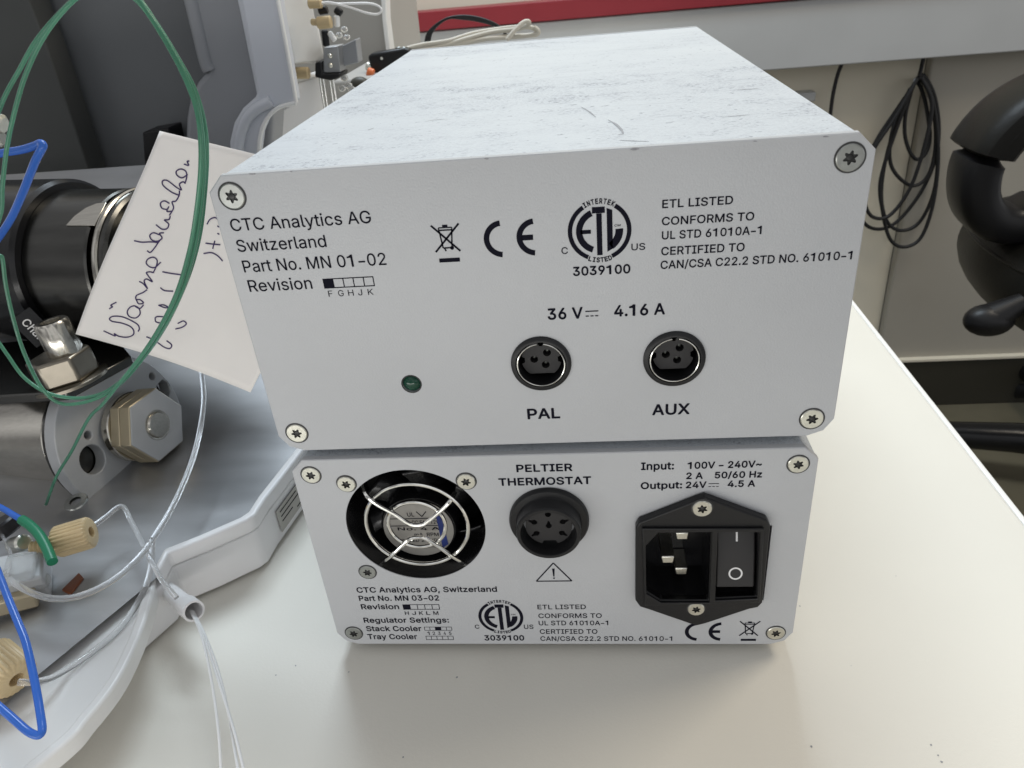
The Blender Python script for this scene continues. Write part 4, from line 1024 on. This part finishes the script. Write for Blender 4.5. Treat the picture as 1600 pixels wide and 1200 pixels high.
strokes = [
 [(636, 1270), (672, 1290), (700, 1303), (696, 1288), (720, 1305), (765, 1312), (802, 1300), (812, 1275), (795, 1245), (745, 1222), (690, 1210), (676, 1192), (700, 1178), (750, 1182), (800, 1205), (838, 1232), (846, 1258), (838, 1275)],
 [(680, 1130), (698, 1118), (690, 1108), (722, 1090)],
 [(826, 1112), (800, 1122), (782, 1150), (792, 1180), (828, 1190), (856, 1165), (852, 1130), (826, 1112), (856, 1130), (880, 1108)],
 [(838, 1072), (852, 1100), (880, 1095), (862, 1075), (838, 1072), (842, 1048), (880, 1030), (905, 1012)],
 [(862, 960), (885, 975), (908, 1005), (890, 960), (905, 945), (938, 962), (915, 925), (905, 905), (925, 900), (945, 905)],
 [(945, 905), (965, 860), (968, 825), (945, 808), (915, 820), (905, 845), (925, 868), (955, 872), (990, 840)],
 [(912, 768), (930, 778), (955, 750), (985, 705), (1000, 690)],
 [(838, 705), (880, 714), (930, 712), (972, 716)],
 [(985, 668), (950, 655), (928, 672), (940, 700), (972, 708), (1000, 688), (985, 660), (1010, 655)],
 [(965, 605), (1000, 632), (1030, 628), (1040, 600), (1015, 575), (1042, 572), (1050, 550)],
 [(1045, 470), (1015, 455), (992, 470), (1000, 500), (1030, 508), (1042, 490), (1030, 520), (1060, 520)],
 [(1045, 545), (1070, 500), (1062, 462), (1085, 455), (1105, 420), (1108, 390)],
 [(1105, 420), (1060, 400), (1010, 360), (1005, 330), (1035, 328), (1090, 370), (1120, 385), (1108, 352), (1130, 335), (1145, 345)],
 [(1145, 340), (1155, 300), (1148, 268), (1118, 255), (1090, 270), (1095, 295), (1125, 310), (1160, 290)],
 [(1140, 225), (1168, 232), (1160, 208), (1172, 205)],
 [(1000, 900), (1050, 910), (1108, 918)],
 [(985, 1000), (1010, 1018), (1060, 1022)],
 [(970, 1110), (1005, 1125), (1030, 1125), (1000, 1108), (972, 1110)],
 [(945, 1190), (950, 1215), (990, 1222), (1040, 1205), (1000, 1185), (960, 1182), (945, 1190)],
 [(1070, 1260), (1110, 1250), (1138, 1228), (1120, 1210), (1085, 1225)],
 [(886, 1310), (920, 1325), (950, 1345), (990, 1375), (1025, 1385), (1040, 1362), (1010, 1335)],
 [(1252, 785), (1300, 780), (1340, 800), (1370, 832)],
 [(1265, 720), (1310, 726), (1355, 730)], [(1322, 705), (1308, 755)],
 [(1340, 658), (1350, 664)], [(1340, 612), (1350, 618)],
 [(1275, 600), (1295, 570), (1330, 560), (1355, 588)],
]
hw = MB()
for s in strokes:
    pts = smooth_path([note_pt(*q) for q in s], 6)
    hw.tube(pts, 0.00021, 6)
hw.build('handwriting', 'pen', note, smooth=60)

# ------------------------------------------------------------------ tubing
def cable(name, mtl, pxy, r, label, cat, group=None, sub=8, parent=None, n=12):
    o = MB().tube(smooth_path([at_y(*q) for q in pxy], sub), r, n).build(name, mtl, parent, smooth=60)
    if parent is None: tag(o, label, cat, group)
    return o
GT = 0.00056
gA = [(-12, 200, .020), (8, 150, .020), (30, 110, .020), (55, 66, .018), (88, 26, .016), (125, -8, .012), (165, -28, .008), (212, -6, .006), (245, 38, .005), (276, 88, .004), (304, 140, .003), (319, 192, .002), (323, 240, .002), (320, 300, .003), (311, 372, .005), (291, 440, .008), (255, 515, .012), (210, 575, .016), (165, 612, .018), (120, 622, .020), (75, 614, .020), (38, 590, .022), (12, 555, .024), (-12, 520, .026)]
cable('tubing_coil', 'green_tube', gA, GT, 'outermost loop of the thin green tubing, crossing the paper note', 'tubing', 'loops of thin green tubing')
gB = [(-12, 372, .016), (2, 330, .016), (4, 290, .016), (11, 230, .016), (24, 170, .015), (42, 112, .014), (72, 52, .012), (116, 0, .010), (160, -20, .006), (205, -10, .004), (232, 22, .002), (262, 70, .001), (290, 124, .000), (309, 180, -.001), (314, 250, -.001), (307, 330, .000), (294, 400, .002), (271, 470, .005), (232, 540, .009), (184, 602, .013), (160, 632, .018), (138, 655, .024), (112, 705, .032), (88, 745, .036), (72, 788, .040)]
cable('tubing_coil', 'green_tube', gB, GT, 'inner green tubing loop whose end hangs down past the hex nut', 'tubing', 'loops of thin green tubing')
gC = [(-12, 420, .018), (2, 400, .018), (9, 445, .018), (20, 495, .018), (38, 552, .018), (66, 607, .019), (98, 631, .019), (150, 623, .018), (196, 592, .015), (244, 530, .010), (282, 460, .006), (303, 390, .003), (314, 320, .001), (318, 250, .000), (311, 176, .000), (296, 130, .001), (268, 78, .002), (238, 30, .004), (206, -6, .006), (165, -24, .008)]
cable('tubing_coil', 'green_tube', gC, GT, 'green tubing loop that bends sharply near the slotted steel knob', 'tubing', 'loops of thin green tubing')

BT = 0.00108
cable('plastic_tubing', 'blue_tube', [(-14, 243, .03), (10, 238, .028), (34, 234, .026), (54, 228, .024), (63, 224, .023), (67, 227, .022), (65, 233, .022), (56, 250, .023), (46, 275, .025), (34, 305, .027), (18, 340, .03), (0, 368, .032), (-16, 388, .034)], BT, 'blue tubing with a sharp kink beside the paper note', 'tubing', sub=6)
def cable_z(name, mtl, pxz, r, label, cat, group=None, sub=8, parent=None, n=12):
    o = MB().tube(smooth_path([at_z(*q) for q in pxz], sub), r, n).build(name, mtl, parent, smooth=60)
    if parent is None: tag(o, label, cat, group)
    return o
cable_z('plastic_tubing', 'blue_tube', [(-16, 862, -.030), (0, 902, -.032), (14, 938, -.034), (28, 972, -.036), (40, 1003, -.038), (50, 1045, -.041), (58, 1085, -.044), (64, 1122, -.047), (66, 1140, -.048), (62, 1148, -.0485), (54, 1148, -.0485), (40, 1140, -.048), (15, 1118, -.046), (-16, 1092, -.043)], BT, 'blue tubing bent to a V over the round end of the base', 'tubing', sub=6)
bs = cable_z('plastic_tubing', 'blue_tube', [(-14, 786, -.036), (5, 795, -.037), (25, 807, -.038), (40, 815, -.039)], BT, 'short blue tubing ending in a dark green sleeve', 'tubing', sub=6)
cable_z('green_sleeve', 'green_sleeve', [(34, 812, -.0385), (46, 820, -.039), (60, 834, -.040), (72, 854, -.0415), (82, 878, -.043)], 0.00170, None, None, parent=bs, sub=6)
CT = 0.00105
cable_z('clear_tubing', 'clear', [(-16, 876, -.044), (8, 900, -.045), (40, 922, -.046), (80, 935, -.046), (125, 931, -.046), (172, 909, -.046), (212, 876, -.046), (243, 836, -.045), (272, 787, -.043), (296, 732, -.040), (311, 680, -.036), (318, 632, -.033), (317, 600, -.032), (312, 565, -.032)], CT, 'big loop of clear tubing sweeping over the steel trough', 'tubing')
cable_z('clear_tubing', 'clear', [(143, 824, -.045), (165, 808, -.045), (190, 791, -.044), (205, 815, -.046), (222, 848, -.048), (238, 880, -.049), (254, 908, -.0505), (276, 934, -.0535)], 0.0009, 'clear tubing from the beige fitting down into the white spout', 'tubing')
cable_z('clear_tubing', 'clear', [(238, 842, -.045), (236, 880, -.052), (228, 915, -.058), (210, 950, -.0605), (182, 987, -.0612), (148, 1016, -.0612), (110, 1042, -.0600), (78, 1060, -.057), (50, 1066, -.054), (28, 1066, -.052)], 0.0010, 'clear tubing lying in the round tray, ending at the lower beige fitting', 'tubing')
cable_z('clear_tubing', 'clear', [(-14, 812, -.045), (4, 838, -.047), (16, 864, -.047), (18, 885, -.046), (8, 898, -.045), (-12, 905, -.044)], 0.0006, 'thin clear tubing curling round the steel clamp at the left edge', 'tubing')
for i, pts in enumerate(([(298, 955, .000), (312, 985, -.010), (324, 1030, -.020), (334, 1085, -.030), (342, 1150, -.042), (346, 1215, -.052)],
                         [(300, 955, .000), (316, 990, -.010), (332, 1035, -.020), (350, 1090, -.031), (368, 1150, -.043), (384, 1215, -.054)],
                         [(302, 956, .000), (320, 992, -.010), (340, 1045, -.020), (356, 1110, -.033), (374, 1215, -.054)])):
    cable('thin_cable', 'white_cable', pts, 0.00042, ('leftmost thin white wire fanning out of the white spout', 'rightmost thin white wire fanning out of the white spout', 'middle thin white wire fanning out of the white spout')[i], 'wire', 'thin white wires out of the spout')

# ------------------------------------------------------------------ beige finger-tight fittings
def finger_tight(a, b, r, label, hole=False, thread=True):
    a = Vector(a); b = Vector(b); d = b - a; L = d.length
    t = thing('finger_tight_fitting', a, label, 'tube fitting', 'beige finger tight fittings')
    MB().lathe([(0, 0), (0, r * 0.92), (L * 0.06, r), (L * 0.92, r), (L * 0.97, r * 0.94), (L, r * 0.84), (L, r * 0.34), (L * 0.7, r * 0.32), (L * 0.7, 0)], a, d, 120, mod=lambda q: 1 - 0.07 * (0.5 + 0.5 * math.cos(24 * q)) ** 2).build('knurled_head', 'peek', t, smooth=50)
    if thread:
        Lt = L * 0.75; prof = [(-Lt, 0)]
        for k in range(6): prof += [(-Lt + Lt * k / 6, r * 0.40), (-Lt + Lt * (k + 0.5) / 6, r * 0.50)]
        prof += [(0, r * 0.42)]
        MB().lathe(prof, a, d, 32).build('thread', 'peek', t, smooth=20)
    return t
finger_tight(at_z(90, 847, -.0450), at_z(143, 831, -.0435), 0.0056, 'ribbed beige screw fitting below the steel cylinder, clear tube in its end')
finger_tight(at_z(-16, 1026, -.050), at_z(26, 1062, -.0535), 0.0066, 'ribbed beige screw fitting on the round tray, cut by the photo edge', thread=False)

# ------------------------------------------------------------------ valve unit and cabinet behind
vu = thing('valve_unit', at_y(480, 120, 0.36), 'white valve unit with beige fittings and an aluminium block, behind the boxes', 'valve unit')
blk = [(420, -120), (468, -120), (492, 25), (495, 40), (499, 45), (508, 92), (505, 98), (460, 100), (448, 40)]
MB().prism([at_y(x, q, 0.318 + (x - 430) * 0.00045) for x, q in blk], (-0.02, 0.03, 0)).build('white_housing', 'inst_white', vu, bevel=0.002, seg=3)
MB().prism([at_y(x, q, 0.328 + (x - 430) * 0.0004) for x, q in [(456, 132), (500, 118), (506, 170), (505, 240), (400, 240), (410, 190), (462, 160)]], (-0.01, 0.03, 0)).build('lower_cover', 'base_white', vu, bevel=0.001)
def peg(a, b, r, m, name, n=32, bev=0.0006): MB().cyl(a, b, r, n, bev).build(name, m, vu)
peg(at_y(482, 6, .33), at_y(503, 5, .33), 0.0028, 'peek', 'beige_fitting')
peg(at_y(496, 36, .33), at_y(518, 34, .33), 0.0036, 'peek', 'beige_fitting')
peg(at_y(486, 34, .33), at_y(497, 35, .33), 0.0020, 'peek', 'beige_fitting')
peg(at_y(462, 114, .338), at_y(483, 114, .338), 0.0036, 'peek', 'beige_fitting')
peg(at_y(498, 17, .335), at_y(512, 15, .335), 0.0024, 'black', 'black_knob')
peg(at_y(524, 14, .335), at_y(534, 22, .335), 0.0024, 'black', 'black_knob')
peg(at_y(507, 47, .335), at_y(510, 72, .335), 0.0022, 'black', 'black_knob')
peg(at_y(526, 24, .333), at_y(527, 42, .333), 0.0018, 'inst_white', 'white_plug')
peg(at_y(514, 50, .333), at_y(524, 64, .333), 0.0017, 'inst_white', 'white_plug')
MB().prism(polyfrom([(505, 75), (528, 72), (532, 113), (505, 114)], 0.338), (0, 0.014, 0)).build('aluminium_block', 'sheet', vu, bevel=0.0004)
peg(at_y(515, 87, .3385), at_y(515.5, 87.4, .334), 0.0014, 'zinc', 'block_screw'); peg(at_y(516, 102, .3385), at_y(516.5, 102.4, .334), 0.0014, 'zinc', 'block_screw')
MB().prism(polyfrom([(492, 98), (502, 96), (504, 115), (532, 115), (530, 122), (516, 126), (492, 121)], 0.335), (0, 0.02, 0)).build('black_clamp', 'black', vu, bevel=0.0008)
for x in (499, 504, 514, 519): MB().cyl(at_y(x, 116, 0.343), at_y(x + 9, 175, 0.343), 0.0009, 12).build('guide_rod', 'chrome', vu)
MB().prism(polyfrom([(532, 73), (556, 61), (560, 98), (535, 104)], 0.348), (0, 0.012, 0)).build('smoked_window', 'inst_mid', vu, bevel=0.0006)
for q in ((530, 55), (538, 46), (542, 58)): MB().sphere(at_y(*q, 0.340), (0.0022, 0.002, 0.0018)).build('clear_nut', 'glassy', vu)
for q in ((538, 122), (545, 134), (535, 138), (550, 140)): MB().sphere(at_y(*q, 0.350), (0.0026, 0.002, 0.0022)).build('clear_nut', 'glassy', vu)
cable('thin_cable', 'white_cable', [(500, 4, .33), (530, 6, .332), (570, 5, .336), (588, 8, .338), (596, 15, .338), (590, 22, .337), (572, 20, .335), (545, 11, .333), (515, 4, .33), (500, 6, .33)], 0.0007, 'looped thin white tube hanging from the valve unit', 'tubing')

cab = thing('side_cabinet', at_y(560, 150, 0.60), 'grey cabinet with a pale front edge behind the valve unit', 'cabinet')
MB().prism(polyfrom([(440, -160), (592, -160), (600, 30), (610, 105), (616, 260), (420, 260)], 0.62), (0, 0.18, 0)).build('cabinet_side', 'cabinet', cab, bevel=0.001)
MB().prism(polyfrom([(586, -160), (598, -160), (604, 30), (613, 100), (622, 260), (612, 260), (606, 105), (597, 30)], 0.612), (0, 0.02, 0)).build('front_edge', 'inst_white', cab, bevel=0.001)

# equipment under the cable bundle, hidden behind the boxes
plug_y = 0.52
zsup = at_y(700, 80, plug_y).z - 0.01
sup = MB().box((0.04, plug_y + 0.03, (zsup + ZT) / 2), (0.30, 0.16, zsup - ZT)).build('equipment_case', 'cabinet', bevel=0.003); tag(sup, 'low grey equipment case carrying the cable bundle behind the boxes', 'equipment case')
dp = thing('data_plug', at_y(600, 100, 0.5), 'black data plug with a metal shell at the end of grey cables', 'plug')
MB().prism(polyfrom([(574, 88), (580, 84), (632, 75), (642, 80), (643, 100), (590, 135), (582, 118)], 0.5), (0, 0.015, 0)).build('plug_shell', 'black', dp, bevel=0.002, seg=3)
MB().cyl(at_y(596, 91, 0.4995), at_y(596.4, 91.4, 0.494), 0.0011, 16).build('plug_screw', 'zinc', dp)
MB().cyl(at_y(572, 103, 0.505), at_y(582, 106, 0.505), 0.0035, 24, 0.0008).build('thumb_screw', 'zinc', dp)
for x in (622, 630): MB().cyl(at_y(x, 73, 0.507), at_y(x + 1, 78, 0.507), 0.0026, 20, 0.0006).build('cable_clamp', 'zinc_dull_shaded', dp)
oj = MB().cyl(at_y(574, 112, 0.49), at_y(584, 116, 0.49), 0.004, 24, 0.0008).build('round_plug', 'orange'); tag(oj, 'small orange plug under the black data plug', 'plug')
rk_ = MB().sphere(at_y(562, 132, 0.47), (0.008, 0.006, 0.006)).build('rubber_knob', 'skirting'); tag(rk_, 'dark round knob peeking over the top left edge of the box', 'knob')
cb = MB()
GC = [
 [(628, 78, .51), (660, 70, .515), (700, 64, .52), (740, 52, .53), (790, 44, .54), (825, 42, .54), (840, 48, .54), (838, 54, .538), (815, 56, .535), (780, 58, .53), (740, 64, .525), (700, 72, .52)],
 [(640, 82, .512), (690, 72, .518), (730, 60, .524), (770, 50, .53), (805, 46, .53), (824, 40, .525), (826, 34, .522), (818, 35, .52), (806, 46, .516), (792, 62, .512)],
 [(650, 84, .515), (700, 76, .52), (750, 62, .526), (800, 58, .53), (832, 54, .53), (841, 49, .53), (834, 42, .53)],
]
for g_ in GC: cb.tube(smooth_path([at_y(*q) for q in g_], 8), 0.0019, 10)
cb = cb.build('cable_bundle', 'grey_cable', smooth=60); tag(cb, 'folded bundle of pale grey cables behind the top box', 'cable')
bc = MB()
for k in range(3):
    bc.tube(smooth_path([at_y(664 + 3 * k, 70, .60), at_y(670 + 3 * k, 50 - k, .60), at_y(694 + 2 * k, 31 - k, .60), at_y(722, 25 + 2 * k, .60), at_y(752 - k, 29 + 2 * k, .60), at_y(778, 40 + k, .60), at_y(792, 56, .60)], 8), 0.0012, 10)
bc = bc.build('black_cable', 'rubber', smooth=60); tag(bc, 'thin black cable arching in front of the red strip', 'cable')

# ------------------------------------------------------------------ things on the wall to the right
YW = 1.305
coil = MB()
LP = [
 [(1436, 120), (1402, 170), (1372, 215), (1352, 258), (1340, 300), (1348, 345), (1372, 358), (1402, 346), (1438, 302), (1461, 250), (1467, 200), (1460, 150), (1444, 119), (1436, 120)],
 [(1432, 124), (1406, 180), (1386, 240), (1377, 300), (1384, 342), (1405, 360), (1434, 350), (1456, 310), (1465, 258), (1463, 190), (1452, 140), (1438, 121), (1432, 124)],
 [(1426, 134), (1415, 178), (1414, 212), (1422, 238), (1433, 249), (1446, 240), (1453, 214), (1448, 170), (1440, 140), (1432, 125)],
 [(1422, 138), (1396, 198), (1390, 245), (1400, 272), (1424, 290), (1446, 280), (1459, 248), (1462, 200), (1452, 145), (1438, 122)],
 [(1428, 130), (1402, 198), (1376, 280), (1379, 330), (1390, 372), (1410, 386), (1436, 375), (1453, 338), (1463, 288), (1466, 230), (1458, 160), (1440, 120)],
 [(1434, 122), (1398, 184), (1366, 232), (1350, 275), (1352, 320), (1366, 340), (1392, 335), (1424, 290), (1448, 215), (1456, 160), (1440, 121)],
]
for k, l in enumerate(LP): coil.tube(smooth_path([at_y(x, y, YW - 0.006 * k) for x, y in l], 8), 0.0034, 9)
coil.tube(smooth_path([at_y(1443, 88, YW), at_y(1441, 100, YW), at_y(1436, 120, YW - 0.01)], 6), 0.0034, 9)
coil = coil.build('coiled_cable', 'rubber', smooth=60); tag(coil, 'coil of black cable hanging on the wall under the trunking', 'cable')
hk = MB().cyl(at_y(1431, 124, 1.345), at_y(1431, 126, YW - 0.03), 0.004, 20, 0.001).build('wall_hook', 'inst_mid'); tag(hk, 'small pale wall hook carrying the black cable coil', 'hook')
cc = MB().tube(smooth_path([at_y(1316, 98, YW), at_y(1309, 116, YW), at_y(1303, 140, YW), at_y(1299, 165, YW), at_y(1297, 190, YW), at_y(1298, 230, YW)], 6), 0.0034, 9).build('hanging_cable', 'rubber', smooth=60); tag(cc, 'single black cable hanging below the trunking, beside the top box', 'cable')
wb = MB().box(at_y(1258, 150, 1.325), (0.030, 0.03, 0.016)).build('wall_bracket', 'trunk', bevel=0.002); tag(wb, 'small grey bracket on the wall above the right edge of the box', 'bracket')

# office chair
YC = 0.78
ch = thing('office_chair', (at_y(1620, 430, YC).x, YC, -0.832), 'black leather office chair at the right edge', 'chair')
arm = [at_y(x, y, YC) for x, y in ((1660, 140), (1618, 158), (1582, 180), (1556, 204), (1538, 226), (1530, 240))]
def flat_sweep(pts, wy, wz, n=16):
    mb = MB(); pts = smooth_path(pts, 6); rings = []
    for i, p in enumerate(pts):
        a = pts[max(0, i - 1)]; b = pts[min(len(pts) - 1, i + 1)]; t = (b - a).normalized(); side = Vector((0, 1, 0)); nrm = t.cross(side).normalized()
        k = min(1.0, 0.55 + 0.45 * min(i, len(pts) - 1 - i) / 3.0)
        rings.append([mb.bm.verts.new(p + side * (wy * k * math.copysign(abs(math.cos(2 * math.pi * q / n)) ** 0.6, math.cos(2 * math.pi * q / n))) + nrm * (wz * k * math.copysign(abs(math.sin(2 * math.pi * q / n)) ** 0.6, math.sin(2 * math.pi * q / n)))) for q in range(n)])
    for A, B in zip(rings, rings[1:]):
        for q in range(n): mb.bm.faces.new((A[q], A[(q + 1) % n], B[(q + 1) % n], B[q]))
    mb.bm.faces.new(rings[0][::-1]); mb.bm.faces.new(rings[-1]); return mb
flat_sweep(arm, 0.048, 0.027).build('armrest', 'leather', ch)
MB().tube(smooth_path([p + Vector((0, -0.046, 0.004)) for p in arm], 6), 0.0018, 8).build('armrest_seam', 'leather', ch)
post = [at_y(x, y, YC) for x, y in ((1535, 238), (1524, 262), (1520, 295), (1527, 322), (1545, 340), (1572, 346), (1600, 338), (1640, 318))]
flat_sweep(post, 0.034, 0.024).build('arm_support', 'black', ch)
cc0 = at_y(1642, 430, YC + 0.0)
sR = (at_y(1642, 430, YC) - at_y(1530, 430, YC)).length
seat = MB().sphere(cc0 + Vector((0.05, 0.0, 0)), (sR + 0.05, 0.22, 0.085), Euler((0.0, 0.10, 0)).to_matrix(), 40).build('seat_cushion', 'leather', ch, smooth=60)
MB().tube([cc0 + Vector((0.05, 0, 0)) + Euler((0, 0.10, 0)).to_matrix() @ Vector(((sR + 0.050) * 0.965 * math.cos(t), 0.22 * 0.97 * math.sin(t) , 0.022)) for t in [2 * math.pi * i / 64 for i in range(64)]], 0.0022, 8, closed=True).build('seat_piping', 'leather', seat)
lv0 = at_y(1600, 470, YC - 0.12); lv1 = at_y(1545, 500, YC - 0.12)
MB().tube(smooth_path([lv0, (lv0 + lv1) / 2, lv1], 6), lambda t: 0.010 + 0.010 * t, 14).build('lever', 'black', ch)
MB().sphere(lv1, (0.028, 0.02, 0.019)).build('lever_knob', 'black', ch)
zl = -0.832 + 0.10
colx = at_z(1760, 700, zl)
MB().cyl((colx.x, colx.y, zl), (colx.x, colx.y, cc0.z - 0.05), 0.03, 32).build('gas_column', 'black', ch)
for k in range(5):
    a = math.atan2(at_z(1440, 660, zl).y - colx.y, at_z(1440, 660, zl).x - colx.x) + 2 * math.pi * k / 5
    d = Vector((math.cos(a), math.sin(a), 0)); e_ = Vector((colx.x, colx.y, zl)) + d * 0.34 + Vector((0, 0, -0.025))
    MB().tube([Vector((colx.x, colx.y, zl)), Vector((colx.x, colx.y, zl)) + d * 0.17 + Vector((0, 0, -0.008)), e_], lambda t: 0.034 - 0.012 * t, 12).build('leg', 'black_gloss', ch)
    MB().cyl(e_ + Vector((-d.y, d.x, 0)) * 0.02 + Vector((0, 0, -0.045)), e_ - Vector((-d.y, d.x, 0)) * 0.02 + Vector((0, 0, -0.045)), 0.03, 24, 0.005).build('castor', 'black', ch)
